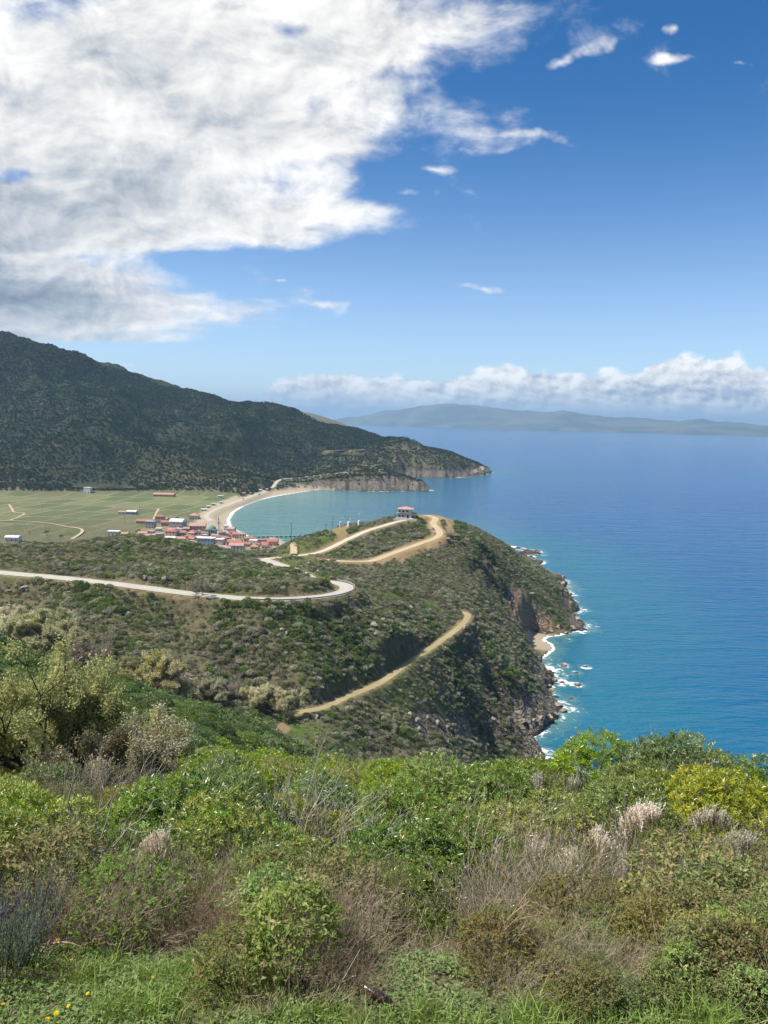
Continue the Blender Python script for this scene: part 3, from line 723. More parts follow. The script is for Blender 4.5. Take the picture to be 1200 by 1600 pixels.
def crown_pts(rng, n, lobes, shell=.75):
    """points spread near the surface of overlapping lobes; lobes rows: x,y,z,rx,ry,rz"""
    lobes = np.array(lobes, float); area = (lobes[:, 3] * lobes[:, 5]) ; k = rng.choice(len(lobes), n, p=area / area.sum())
    d = unit(rng.normal(size=(n, 3))); d[:, 2] = np.where(d[:, 2] < -.25, -d[:, 2], d[:, 2])
    r = np.where(rng.random(n) < shell, 1 - .16 * rng.random(n) ** 1.2, rng.random(n) ** .5)
    p = lobes[k, :3] + d * lobes[k, 3:6] * r[:, None]
    # drop points buried in other lobes
    keep = np.ones(n, bool)
    for j in range(len(lobes)):
        q_ = (p - lobes[j, :3]) / lobes[j, 3:6]; keep &= ~((np.linalg.norm(q_, axis=1) < .62) & (k != j))
    return p[keep], unit(d[keep] / lobes[k[keep], 3:6])
def rand_lobes(rng, R_, H_, n=7, z0=.35):
    L = [(0, 0, H_ * .45, R_ * .72, R_ * .72, H_ * .5)]
    for i in range(n):
        a = rng.random() * 6.283; rr = R_ * (.30 + .45 * rng.random()); s = .26 + .24 * rng.random()
        L.append((rr * math.cos(a), rr * math.sin(a), H_ * (z0 + (.98 - s - z0) * rng.random() * (1.15 - rr / R_ * .6)), R_ * s, R_ * s, H_ * s * .8))
    return L
def pal(rng, n, cols, jit=.18):
    cols = np.array(cols, float); c_ = cols[rng.integers(0, len(cols), n)]
    return np.clip(c_ * (1 + (rng.random((n, 1)) - .5) * 2 * jit), 0, 1)

# --- low scrub dome for the hillsides
def scrub_mesh(seed, n=420, cols=((.060, .072, .030),), R_=1.0, H_=1.1, size=.17, shell=.85, bright=2.15):
    rng = np.random.default_rng(seed); A_ = Acc()
    lobes = rand_lobes(rng, R_, H_, 6)
    p, nr = crown_pts(rng, n, lobes, shell); m_ = len(p)
    ax = unit(nr * .5 + rng.normal(size=(m_, 3)) * .6 + np.array([0, 0, .3])); nn_ = unit(nr + rng.normal(size=(m_, 3)) * .45)
    s = size * (.6 + .8 * rng.random(m_))
    V_, F = leaf_quads(rng, p - ax * s[:, None] * .5, ax, nn_, s, s * .8, .12)
    cc = pal(rng, m_, cols, .25)
    A_.add(V_, F, np.repeat(cc * bright, 4, 0))
    return A_.mesh('scrub')
OLIVE = [(.098, .103, .055), (.12, .122, .068), (.082, .090, .045), (.14, .138, .082)]
GREYG = [(.145, .145, .10), (.17, .168, .12), (.12, .122, .08), (.20, .19, .14)]
GREEN = [(.066, .100, .030), (.082, .115, .036), (.056, .084, .027), (.10, .13, .045)]
DARKG = [(.050, .072, .024), (.062, .085, .03), (.042, .060, .022)]
BROWN = [(.11, .095, .070), (.13, .115, .085), (.09, .08, .06)]
def hidden_coll(name, meshes, m_):
    cl_ = bpy.data.collections.new(name)
    for i, me in enumerate(meshes):
        me.materials.append(m_); o = bpy.data.objects.new('%s_%02d' % (name, i), me); cl_.objects.link(o)
    return cl_
def scatter(name, pts, rz, sc, idx, coll):
    """uncountable cover: one object of instanced plants"""
    me = bpy.data.meshes.new(name); me.vertices.add(len(pts)); me.vertices.foreach_set('co', np.asarray(pts, np.float32).ravel())
    a = me.attributes.new('pidx', 'INT', 'POINT'); a.data.foreach_set('value', np.asarray(idx, np.int32))
    a = me.attributes.new('rot', 'FLOAT_VECTOR', 'POINT'); a.data.foreach_set('vector', np.asarray(rz, np.float32).ravel())
    a = me.attributes.new('scl', 'FLOAT_VECTOR', 'POINT'); a.data.foreach_set('vector', np.asarray(sc, np.float32).ravel())
    o = new_obj(name, me)
    ng = bpy.data.node_groups.new(name, 'GeometryNodeTree')
    ng.interface.new_socket('Geometry', in_out='INPUT', socket_type='NodeSocketGeometry'); ng.interface.new_socket('Geometry', in_out='OUTPUT', socket_type='NodeSocketGeometry')
    gi = ng.nodes.new('NodeGroupInput'); go = ng.nodes.new('NodeGroupOutput')
    ip = ng.nodes.new('GeometryNodeInstanceOnPoints'); ci = ng.nodes.new('GeometryNodeCollectionInfo')
    ci.inputs['Collection'].default_value = coll; ci.inputs['Separate Children'].default_value = True; ci.inputs['Reset Children'].default_value = True
    def at_(nm, ty):
        n = ng.nodes.new('GeometryNodeInputNamedAttribute'); n.data_type = ty; n.inputs[0].default_value = nm; return n.outputs[0]
    ng.links.new(gi.outputs[0], ip.inputs['Points']); ng.links.new(ci.outputs[0], ip.inputs['Instance']); ip.inputs['Pick Instance'].default_value = True
    ng.links.new(at_('pidx', 'INT'), ip.inputs['Instance Index']); ng.links.new(at_('rot', 'FLOAT_VECTOR'), ip.inputs['Rotation']); ng.links.new(at_('scl', 'FLOAT_VECTOR'), ip.inputs['Scale'])
    ng.links.new(ip.outputs[0], go.inputs[0])
    md = o.modifiers.new('plants', 'NODES'); md.node_group = ng
    return tag(o, kind='stuff')

# ------------------------------------------------------------------ hillside scrub
rng = np.random.default_rng(5)
fine = [scrub_mesh(100 + i, 5200, [OLIVE, GREYG, GREEN, DARKG, OLIVE, GREEN][i], size=.055, H_=1.15) for i in range(6)]
mid = [scrub_mesh(200 + i, 330, cc_, size=.2) for i, cc_ in enumerate([OLIVE, OLIVE, GREYG, GREYG, GREEN, DARKG, BROWN, OLIVE])]
C_mid = hidden_coll('scrub_kinds', mid, M_scrub)
for me in fine: me.materials.append(M_scrub)
# jittered candidates over the visible hillsides, denser with a spacing set by plant size
def candidates(x0, x1, y0, y1, sp, rng):
    gx, gy = np.meshgrid(np.arange(x0, x1, sp), np.arange(y0, y1, sp))
    gx = gx.ravel() + (rng.random(gx.size) - .5) * sp * .95; gy = gy.ravel() + (rng.random(gy.size) - .5) * sp * .95
    k = np.abs(np.arctan2(gx, gy)) < R(30); return gx[k], gy[k]
def visible(x, y, margin=1.0):
    ir, ia = sample_idx(x, y); return ~hid[ir, ia]
gx, gy = candidates(-330, 260, 32, 800, 1.75, rng)
k = visible(gx, gy); gx, gy = gx[k], gy[k]
gz, gsd, grock, gbare, grd, gpl, gmt = height(gx, gy, True)
ir, ia = sample_idx(gx, gy)
ggrass = grass[ir, ia]; gbare = np.maximum(gbare, bare[ir, ia]); gsand = sand[ir, ia]; grk = rockm[ir, ia]
open_ = fbm(gx, gy, 38, 3, .5, 30)          # open grassy clearings
clump = fbm(gx, gy, 13, 3, .5, 31)
pkeep = .99 - sst(open_, .12, .35) * .25 - ggrass * .75 - sst(grk, .25, .55) * .62
lanes = fbm(gx, gy, 7, 2, .5, 36)
pkeep -= sst(lanes, .12, .3) * .25
keep = (rng.random(len(gx)) < pkeep) & (grd > 1.2) & (gbare < .35) & (gsand < .3) & (gz > 1.2) & (gy > 62)
gx, gy, gz, gsd, grk, ggrass, clump, open_ = [a[keep] for a in (gx, gy, gz, gsd, grk, ggrass, clump, open_)]
n_ = len(gx); rr_ = np.hypot(gx, gy)
big = sst(clump, -.05, .35)
size = (.82 + 1.05 * rng.random(n_) ** 1.8 + big * .8) * (1 - ggrass * .45) * (1 - .45 * sst(grk, .2, .6)) * (1 - .25 * sst(open_, .0, .3))
nearslope = (gy < 190) & (gx < 0) | (gy < 110)
size = np.where(nearslope, size * 1.25 + .45, size); size = np.where(gy < 60, size * .9 + .5, size)
gpx, gpy = project(gx, gy, gz)
u_ = rng.random(n_); kind = np.zeros(n_, int)
gn = fbm(gx, gy, 30, 3, .5, 33); bn = fbm(gx, gy, 24, 3, .5, 34)
kind = np.where(u_ < .42, rng.integers(0, 2, n_), np.where(u_ < .78, rng.integers(2, 4, n_), np.where(u_ < .87, 4, np.where(u_ < .96, 5, 7))))
kind = np.where((gn > .17) & (u_ < .5), 4 + (rng.random(n_) < .3), kind); kind = np.where((bn > .3) & (u_ < .4), 6, kind)
kind = np.where(big * rng.random(n_) > .75, 5, kind)
kind = np.where(nearslope & (u_ < .82), np.where(rng.random(n_) < .55, 4, 5), kind)
rot = np.stack([(rng.random(n_) - .5) * .3, (rng.random(n_) - .5) * .3, rng.random(n_) * 6.283], 1)
sc = np.stack([size * (.85 + .3 * rng.random(n_)), size * (.85 + .3 * rng.random(n_)), size * (.75 + .4 * rng.random(n_))], 1)
# the bushes that show largest are things of their own
app = size / rr_
onscreen = (gpx > -10) & (gpx < 1210) & (gpy > 780) & (gpy < 1205)
skyl = np.full(n_, False)
cand = np.where(onscreen & (gpy < 1188 - .0 * gpx))[0]
cand = cand[np.argsort(-app[cand])][:292]
sel = np.zeros(n_, bool); sel[cand] = True
scatter('undergrowth', np.stack([gx, gy, gz - .12 * size], 1)[~sel], rot[~sel], sc[~sel], kind[~sel], C_mid)
f_of = {0: 0, 1: 4, 2: 1, 3: 1, 4: 2, 5: 3, 6: 1, 7: 0}
words = {0: 'olive', 4: 'olive', 1: 'grey green', 2: 'bright green', 5: 'bright green', 3: 'dark green'}
order = cand[np.argsort(gpx[cand])]
for i in order:
    fi = f_of[int(kind[i])]
    if fi == 2 and rng.random() < .4: fi = 5
    o = new_obj('scrub_bush', fine[fi]) ; o.location = (gx[i], gy[i], gz[i] - .12 * size[i]); o.rotation_euler = rot[i]; o.scale = sc[i]
    tag(o, 'rounded %s bush in the dense scrub of the slope below the foreground shrubs' % words[fi], 'bush', 'scrub bushes on the near slope')

# ------------------------------------------------------------------ woodland on the mountain (far-off wood, one mass)
mw = [scrub_mesh(300 + i, 150, cc_, size=.34, H_=1.2, bright=1.4) for i, cc_ in enumerate([[(.020, .044, .020), (.028, .056, .024)], [(.030, .050, .022), (.038, .060, .026)], [(.020, .036, .022)], [(.085, .070, .052), (.10, .085, .06)], [(.060, .075, .030)]])]  # leaf colours darkened to stand in for cloud shadow over the mountain
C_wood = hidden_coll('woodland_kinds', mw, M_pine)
gx, gy = candidates(-1500, 700, 1350, 2560, 5.4, rng)
k = visible(gx, gy); gx, gy = gx[k], gy[k]
gz, gsd, grock, gbare, grd, gpl, gmt = height(gx, gy, True)
terr_rows = np.abs(((gz / 7.0 + fbm(gx, gy, 90, 3, .5, 41) * 1.2) % 1) - .5)   # planted terraces follow the contours
op = fbm(gx, gy, 110, 4, .55, 40)
pk = np.where(gpl > .3, .0, .98) - sst(op, .2, .45) * .45 * (gz < 170) - (1 - sst(terr_rows, .06, .22)) * .55 - sst(grock, .25, .5) * .8
keep = (rng.random(len(gx)) < pk) & (gz > 5) & (grd > 3) & (gsd > 12)
gx, gy, gz = gx[keep], gy[keep], gz[keep]; n_ = len(gx)
top_ = sst(gz, 200, 330)
patch_ = fbm(gx, gy, 170, 3, .5, 44); kind = rng.choice(5, n_, p=[.42, .28, .22, .04, .04]); kind = np.where((patch_ > .15) & (rng.random(n_) < .6), 1, kind); kind = np.where((patch_ > .28) & (gz < 190) & (rng.random(n_) < .5), 4, kind); kind = np.where((rng.random(n_) < top_ * .45), 3, kind); kind = np.where((gz < 60) & (rng.random(n_) < .16), 3 + (rng.random(n_) < .5), kind)
size = 2.4 + 1.6 * rng.random(n_) ** 2 + top_ * 3.4 * rng.random(n_) ** 2
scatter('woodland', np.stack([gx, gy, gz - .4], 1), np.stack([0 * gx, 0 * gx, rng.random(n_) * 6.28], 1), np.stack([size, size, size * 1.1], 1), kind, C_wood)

# ------------------------------------------------------------------ foreground plants
def hit(px, py, dmin=1.5, dmax=60):
    d = ray(px, py); ts = np.linspace(dmin, dmax, 1500) if dmax > 15 else np.linspace(dmin, dmax, 500)
    X_ = d[0] * ts; Y_ = d[1] * ts; Z_ = EYE + d[2] * ts; H_ = height(X_, Y_)
    k = np.argmax(Z_ < H_); return X_[k], Y_[k], H_[k]
def px_x(px, D, py=1350): d = ray(px, py); return d[0] / d[1] * D

class Grow:
    def __init__(s, rng): s.rng = rng; s.p0 = []; s.p1 = []; s.r0 = []; s.r1 = []; s.tips = []
    def seg(s, a, b, ra, rb): s.p0.append(a); s.p1.append(b); s.r0.append(ra); s.r1.append(rb)
    def grow(s, p, d, L, r, lev, nseg=3, wob=.18, up=.1, spread=.6, ratio=.72, kids=(2, 3), shrink=.62, minr=.001):
        rng = s.rng
        for i in range(nseg):
            d = unit(d + rng.normal(size=3) * wob + np.array([0, 0, up])); q_ = p + d * L / nseg
            r2 = max(r * (1 - (1 - shrink) / nseg), minr); s.seg(p, q_, r, r2); p, r = q_, r2
            if lev > 0 and i < nseg - 1 and rng.random() < .45:
                dd = unit(d + unit(rng.normal(size=3)) * spread * 1.2)
                s.grow(p, dd, L * ratio * (.6 + .4 * rng.random()), r * .6, lev - 1, nseg, wob, up, spread, ratio, kids, shrink, minr)
        if lev <= 0: s.tips.append((p, d)); return
        for _ in range(rng.integers(kids[0], kids[1] + 1)):
            dd = unit(d + unit(rng.normal(size=3)) * spread)
            s.grow(p, dd, L * ratio * (.75 + .5 * rng.random()), r * .85, lev - 1, nseg, wob, up, spread, ratio, kids, shrink, minr)
    def mesh(s, name, cols, sides=3):
        A_ = Acc(); n = len(s.p0); V_, F = tubes(np.array(s.p0), np.array(s.p1), np.array(s.r0), np.array(s.r1), sides)
        A_.add(V_, F, np.repeat(pal(s.rng, n, cols, .2), 2 * sides, 0)); me = A_.mesh(name, True); me.materials.append(M_wood); return me
BARK = [(.10, .08, .06), (.13, .105, .08)]
GREYW = [(.40, .36, .30), (.50, .45, .38), (.32, .28, .24)]
DRYW = [(.40, .31, .22), (.50, .41, .30), (.30, .22, .16), (.58, .50, .39)]
PINKW = [(.36, .25, .185), (.44, .32, .24), (.27, .18, .13)]

def stems_mesh(rng, R_, H_, n=14, col=BARK, r=.018, lev=2):
    g = Grow(rng)
    for i in range(n):
        a = rng.random() * 6.283; rr = rng.random() * .15 * R_
        g.grow(np.array([rr * math.cos(a), rr * math.sin(a), -.1]), unit(np.array([math.cos(a) * .55, math.sin(a) * .55, 1.0])), H_ * .42, r, lev, 3, .12, .05, .5, .62)
    return g.mesh('stems', col)
def laurel(seed, R_=1.0, H_=1.6, nt=950, Lf=.085, cols=None, whorl=8, wr=.30):
    rng = np.random.default_rng(seed); p, nr = crown_pts(rng, nt, rand_lobes(rng, R_, H_, 9, .3), .8)
    n = len(p); axis = unit(nr * .75 + np.array([0, 0, .7]) + rng.normal(size=(n, 3)) * .28)
    k = whorl; ph = (np.arange(k)[None] * 2.4 + rng.random((n, 1)) * 6.28)
    ref = unit(np.cross(axis, rng.normal(size=(n, 3)))); ref2 = np.cross(axis, ref)
    el = .35 + .75 * (np.arange(k)[None] / k) * np.ones((n, 1)) + (rng.random((n, k)) - .5) * .3
    rad = ref[:, None] * np.cos(ph)[..., None] + ref2[:, None] * np.sin(ph)[..., None]
    ld = unit(rad * np.cos(el)[..., None] + axis[:, None] * np.sin(el)[..., None])
    base = p[:, None] + axis[:, None] * (np.arange(k)[None, :, None] * Lf * .07) + rng.normal(size=(n, k, 3)) * .004
    nn_ = unit(axis[:, None] - rad * .3 + rng.normal(size=(n, k, 3)) * .22)
    Lv = Lf * (.7 + .6 * rng.random((n, k)))
    V_, F = leaf_quads(rng, base.reshape(-1, 3), ld.reshape(-1, 3), nn_.reshape(-1, 3), Lv.ravel(), Lv.ravel() * wr, .10)
    hgt = np.clip(p[:, 2] / H_, 0, 1)
    cc = pal(rng, n, cols, .2); cc = np.repeat(cc[:, None], k, 1) * (.85 + .3 * rng.random((n, k, 1)))
    young = (rng.random((n, 1, 1)) < .22) * (np.arange(k)[None, :, None] > k * .55); cc = np.where(young, cc * np.array([1.55, 1.35, 1.0]), cc)
    A_ = Acc(); A_.add(V_, F, np.repeat(cc.reshape(-1, 3), 4, 0)); me = A_.mesh('foliage'); me.materials.append(M_gloss)
    return [('foliage', me), ('stems', stems_mesh(rng, R_, H_, 12))]
def plumes(rng, p, ax, Lp, nn, nl, nw, A_, cols, ang_=.7):
    n = len(p); t_ = rng.random((n, nn)); Lp = np.asarray(Lp).reshape(-1, 1)
    base = p[:, None] + ax[:, None] * (t_ * Lp)[..., None]
    rv = unit(np.cross(ax[:, None] * np.ones((1, nn, 1)), rng.normal(size=(n, nn, 3))))
    dr = unit(rv * math.sin(ang_) + ax[:, None] * math.cos(ang_))
    tip = base + dr * (nl * (.6 + .8 * rng.random((n, nn))) * (1 - .5 * t_))[..., None]
    V_, F = strips(base.reshape(-1, 3), tip.reshape(-1, 3), nw, nw * .35, rng=rng)
    cc = np.repeat(pal(rng, n, cols, .2), nn, 0) * (.8 + .4 * rng.random((n * nn, 1)))
    A_.add(V_, F, np.repeat(cc, 4, 0))
    V_, F = strips(p - ax * Lp * .5, p + ax * Lp, .0022, .0012, rng=rng); A_.add(V_, F, (.13, .10, .06))
def heath(seed, R_=.9, H_=1.7, np_=430, nn=26, cols=None, blossom=0, nl=.026, nw=.0034):
    rng = np.random.default_rng(seed); lob = rand_lobes(rng, R_, H_ * .88, 10, .3)
    p, nr = crown_pts(rng, np_, lob, .72); n = len(p)
    ax = unit(nr * .45 + np.array([0, 0, 1.0]) + rng.normal(size=(n, 3)) * .22)
    A_ = Acc(); plumes(rng, p, ax, .14 + .16 * rng.random(n), nn, nl, nw, A_, cols)
    me = A_.mesh('foliage'); me.materials.append(M_leaf); out = [('foliage', me), ('stems', stems_mesh(rng, R_, H_, 16, GREYW if seed % 2 else BARK, .012))]
    if blossom:
        top = [l for l in lob if l[2] > H_ * .45][:4] or lob[:3]
        q_, qn = crown_pts(rng, blossom, top, 1.0); k = qn[:, 2] > .25; q_, qn = q_[k], qn[k]
        cen = rng.normal(size=(7, 3)) * np.array([R_ * .55, R_ * .55, H_ * .2]) + np.array([0, 0, H_ * .75])
        near_ = np.min(np.linalg.norm(q_[:, None] - cen[None], axis=2), 1) < R_ * .42; q_, qn = q_[near_], qn[near_]
        B_ = Acc(); n = len(q_); ax = unit(qn * .5 + np.array([0, 0, 1.0]) + rng.normal(size=(n, 3)) * .25)
        plumes(rng, q_ + ax * .14, ax, .10 + .10 * rng.random(n), 40, .020, .0075, B_, [(.76, .71, .58), (.66, .60, .47), (.82, .78, .68), (.54, .45, .33)], .9)
        mb = B_.mesh('blossom'); mb.materials.append(M_leaf); out.append(('blossom', mb))
    return out
def thicket(seed, R_=.6, H_=.9, n=70, col=DRYW, leaves=120, r=.0036, up=.05):
    rng = np.random.default_rng(seed); g = Grow(rng)
    for i in range(n):
        a = rng.random() * 6.283; rr = rng.random() ** .5 * R_ * .6
        d = unit(np.array([math.cos(a) * rr / R_ * 1.2, math.sin(a) * rr / R_ * 1.2, 1.0]) + rng.normal(size=3) * .22)
        g.grow(np.array([rr * math.cos(a), rr * math.sin(a), -.05]), d, H_ * (.4 + .3 * rng.random()), r * (.7 + .8 * rng.random()), 3, 3, .17, up, .55, .58, (1, 3), .7, .0011)
    A_ = Acc(); nn = len(g.p0); V_, F = tubes(np.array(g.p0), np.array(g.p1), np.array(g.r0), np.array(g.r1), 3)
    A_.add(V_, F, np.repeat(pal(rng, nn, col, .25), 6, 0)); me = A_.mesh('stems', True); me.materials.append(M_wood)
    out = [('stems', me)]
    if leaves:
        k = rng.integers(0, len(g.tips), leaves); p = np.array([g.tips[i][0] for i in k]) + rng.normal(size=(leaves, 3)) * .03
        ax = unit(rng.normal(size=(leaves, 3)) + np.array([0, 0, .3])); B_ = Acc()
        V_, F = leaf_quads(rng, p, ax, unit(rng.normal(size=(leaves, 3)) + np.array([0, 0, 1])), .022 + .012 * rng.random(leaves), .014, .15)
        B_.add(V_, F, np.repeat(pal(rng, leaves, [(.18, .24, .07), (.22, .20, .09), (.26, .18, .10), (.16, .23, .06)], .2), 4, 0))
        mb = B_.mesh('leaves'); mb.materials.append(M_leaf); out.append(('foliage', mb))
    return out
def leafy(seed, R_=.55, H_=.85, n=420, k=6, Lf=.04, wr=.42, cols=None, droop=.0, m_=None, stems=14):
    rng = np.random.default_rng(seed); p, nr = crown_pts(rng, n, rand_lobes(rng, R_, H_, 8, .3), .75); n = len(p)
    axis = unit(nr * .8 + np.array([0, 0, .5]) + rng.normal(size=(n, 3)) * .35)
    rad = unit(rng.normal(size=(n, k, 3))); ld = unit(rad + axis[:, None] * (.5 - droop) + np.array([0, 0, -droop * .8]))
    base = p[:, None] + axis[:, None] * ((rng.random((n, k, 1)) - .5) * Lf * 1.8)
    Lv = Lf * (.5 + .8 * rng.random((n, k)))
    V_, F = leaf_quads(rng, base.reshape(-1, 3), ld.reshape(-1, 3), unit(nr[:, None] * .7 + np.array([0, 0, .6]) + rng.normal(size=(n, k, 3)) * .5).reshape(-1, 3), Lv.ravel(), Lv.ravel() * wr, .12)
    cc = np.repeat(pal(rng, n, cols, .2)[:, None], k, 1) * (.8 + .4 * rng.random((n, k, 1)))
    A_ = Acc(); A_.add(V_, F, np.repeat(cc.reshape(-1, 3), 4, 0)); me = A_.mesh('foliage'); me.materials.append(m_ or M_leaf)
    return [('foliage', me), ('stems', stems_mesh(rng, R_, H_, stems, BARK, .006))]

LG = [(0.140, 0.228, 0.030), (0.185, 0.268, 0.038), (0.104, 0.182, 0.028), (0.237, 0.287, 0.045)]
LG2 = [(0.235, 0.286, 0.046), (0.290, 0.310, 0.057), (0.181, 0.241, 0.040)]
LG3 = [(0.099, 0.165, 0.038), (0.129, 0.197, 0.048), (0.160, 0.222, 0.064)]
HO = [(0.233, 0.278, 0.073), (0.286, 0.324, 0.094), (0.188, 0.231, 0.065), (0.351, 0.330, 0.136)]
HB = [(0.319, 0.260, 0.153), (0.248, 0.224, 0.118), (0.378, 0.319, 0.212), (0.201, 0.212, 0.083)]
CI = [(0.221, 0.325, 0.083), (0.286, 0.376, 0.112), (0.168, 0.266, 0.065), (0.376, 0.376, 0.165)]
KINDS_ = {
 'laurel': [laurel(11, R_=1.5, H_=2.4, nt=2300, cols=LG), laurel(12, R_=1.5, H_=2.4, nt=2300, cols=LG2), laurel(13, R_=1.6, H_=2.3, nt=2300, cols=LG), laurel(14, R_=1.4, H_=2.4, nt=1900, cols=LG3, Lf=.095), laurel(15, R_=1.5, H_=2.6, nt=2100, cols=LG + LG2, wr=.36, Lf=.075)],
 'heath': [heath(21, cols=HO), heath(22, cols=HO + HB[:1]), heath(23, R_=1.0, H_=1.6, cols=[(.14, .185, .045), (.17, .21, .06), (.12, .16, .04)])],
 'brown_heath': [heath(31, cols=HB), heath(32, cols=HB, R_=1.0)],
 'blossom_heath': [heath(41, cols=HO, blossom=1300), heath(43, cols=HB + HO, blossom=1600)],
 'dry': [thicket(51, leaves=420, n=56), thicket(52, col=PINKW, leaves=500, R_=.65, n=56), thicket(53, col=DRYW, leaves=120, H_=1.0, n=48)],
 'grey_twigs': [thicket(61, col=GREYW, leaves=40, R_=.7, H_=1.5, n=34, r=.006), thicket(62, col=GREYW, leaves=0, R_=.8, H_=1.6, n=26, r=.006)],
 'mastic': [leafy(71, n=900, k=6, Lf=.038, cols=[(.20, .22, .075), (.25, .25, .10), (.165, .19, .06), (.28, .23, .11)]), leafy(72, n=800, k=6, Lf=.040, cols=[(.18, .24, .065), (.22, .27, .085), (.15, .195, .055)]), leafy(73, n=760, k=6, Lf=.040, cols=[(.20, .175, .06), (.16, .165, .055), (.22, .20, .07)])],
 'cistus': [leafy(81, R_=.42, H_=.78, n=520, k=6, Lf=.048, wr=.40, cols=CI, droop=.25, stems=10)],
 'bramble': [leafy(91, R_=.5, H_=.55, n=260, k=5, Lf=.04, wr=.6, cols=[(.10, .155, .04), (.08, .13, .035), (.14, .17, .05)])],
}
REFH = {'laurel': 2.4, 'heath': 1.8, 'brown_heath': 1.8, 'blossom_heath': 1.8, 'dry': 1.0, 'grey_twigs': 1.7, 'mastic': .85, 'cistus': .80, 'bramble': .55}
REFR = {'laurel': 1.05, 'heath': .95, 'brown_heath': .95, 'blossom_heath': .95, 'dry': .7, 'grey_twigs': .8, 'mastic': .55, 'cistus': .44, 'bramble': .5}
NAME = {'laurel': 'laurel_shrub', 'heath': 'heath_shrub', 'brown_heath': 'heath_shrub', 'blossom_heath': 'flowering_heath', 'dry': 'dry_thicket', 'grey_twigs': 'bare_shrub', 'mastic': 'small_leaved_bush', 'cistus': 'rockrose_bush', 'bramble': 'bramble'}
LOOK = {'laurel': 'glossy green broad-leaved shrub', 'heath': 'feathery olive green heath shrub', 'brown_heath': 'feathery brownish heath shrub', 'blossom_heath': 'heath shrub topped with pale cream blossom', 'dry': 'dry twiggy brown thicket',
        'grey_twigs': 'nearly leafless grey twiggy shrub', 'mastic': 'dense small-leaved olive bush', 'cistus': 'rounded green rockrose bush', 'bramble': 'low leafy green bramble'}
plants = []
def place(kind, x, y, hgt, wide=1.0, var=None, label=None, sink=.05, rz=None):
    rng_ = place.rng; vs_ = KINDS_[kind]; v_ = vs_[int(rng_.integers(0, len(vs_))) if var is None else var]
    s = hgt / REFH[kind]; z = hz(x, y)
    o = empty(NAME[kind], (x, y, z - sink * hgt), rng_.random() * 6.283 if rz is None else rz, (s * wide, s * wide, s))
    for nm, me in v_: new_obj(nm, me, parent=o)
    tag(o, label, {'laurel': 'shrub', 'bramble': 'bramble', 'dry': 'dry shrub'}.get(kind, 'bush' if kind in ('mastic', 'cistus') else 'shrub'))
    plants.append((kind, x, y, o, label)); return o
place.rng = np.random.default_rng(77)
def pl_at(kind, px, D, hgt, wide=1.0, var=None, label=None): return place(kind, px_x(px, D), D, hgt, wide, var, label)
# named individuals first
pl_at('cistus', 458, 4.68, .76, 1.12, 0, 'round leafy rockrose bush standing behind the grass, below the middle of the picture')
for (px, D, hh, lb) in [(1012, 8.3, 1.62, 'heath with a cream blossom cluster nearest the small-leaved bushes at the lower right'), (1035, 9.6, 1.95, 'heath with pinkish cream blossom just above the nearest blossom cluster on the right'), (880, 12.0, 2.7, 'tall olive heath with a slanting spray of cream blossom right of the big laurel'),
                      (1000, 13.5, 3.0, 'heath with a dense pinkish blossom top right of the slanting cream spray'), (1065, 12.6, 2.6, 'heath with yellowish cream blossom behind the pinkish one on the right'), (1155, 10.2, 2.2, 'heath with loose grey white blossom by the right edge'),
                      (1128, 14.5, 2.9, 'heath with thin cream blossom above the yellowish one on the right'), (1180, 12.0, 2.5, 'heath with cream blossom touching the right edge'), (945, 10.8, 2.2, 'heath with a small tuft of cream blossom left of the pinkish cream pair'),
                      (268, 7.6, 1.5, 'lone heath with upright off-white blossom spikes on the left'), (1100, 19, 2.7, 'small flowering heath near the crest on the right'), (868, 21, 2.7, 'small flowering heath at the crest above the surf')]:
    pl_at('blossom_heath', px, D, hh, .9, None, lb)
for (px, D, hh, wd, lb) in [(585, 11.0, 1.9, 1.0, 'brown-topped heath with reddish tips left of the big laurel'), (455, 10.6, 1.75, 1.0, 'brownish heath with orange tips left of centre')]:
    pl_at('brown_heath', px, D, hh, wd, 0, lb)
pl_at('laurel', 700, 12.5, 2.5, 1.15, 0, 'big glossy laurel with the dark hollow under it, centre right')
pl_at('laurel', 640, 9.0, 1.25, 1.0, 3, 'low blue green laurel in front of the dark hollow')
pl_at('laurel', 555, 8.6, 1.05, 1.0, 3, 'low blue green laurel behind the round rockrose bush')
pl_at('heath', 830, 8.9, 1.75, 1.25, 2, 'broad yellow green heath right of the dark hollow')
pl_at('grey_twigs', 330, 9.6, 1.9, .7, 0, 'slim grey twiggy shrub rising among the laurels on the left')
pl_at('grey_twigs', 1180, 9.2, 1.6, .9, 1, 'bleached bare shrub at the right edge')
pl_at('laurel', 928, 25, 3.9, .9, 0, 'dark round-headed laurel on the crest beside the surf')
pl_at('laurel', 1062, 24, 3.9, .85, 0, 'tallest dark laurel on the crest in front of the sea')
pl_at('laurel', 1025, 24.5, 3.3, .8, 1, 'lower lobe of dark laurel left of the tallest one on the crest')
pl_at('grey_twigs', 975, 23, 2.9, 1.0, 0, 'bare pinkish grey shrub between the two dark crest laurels')
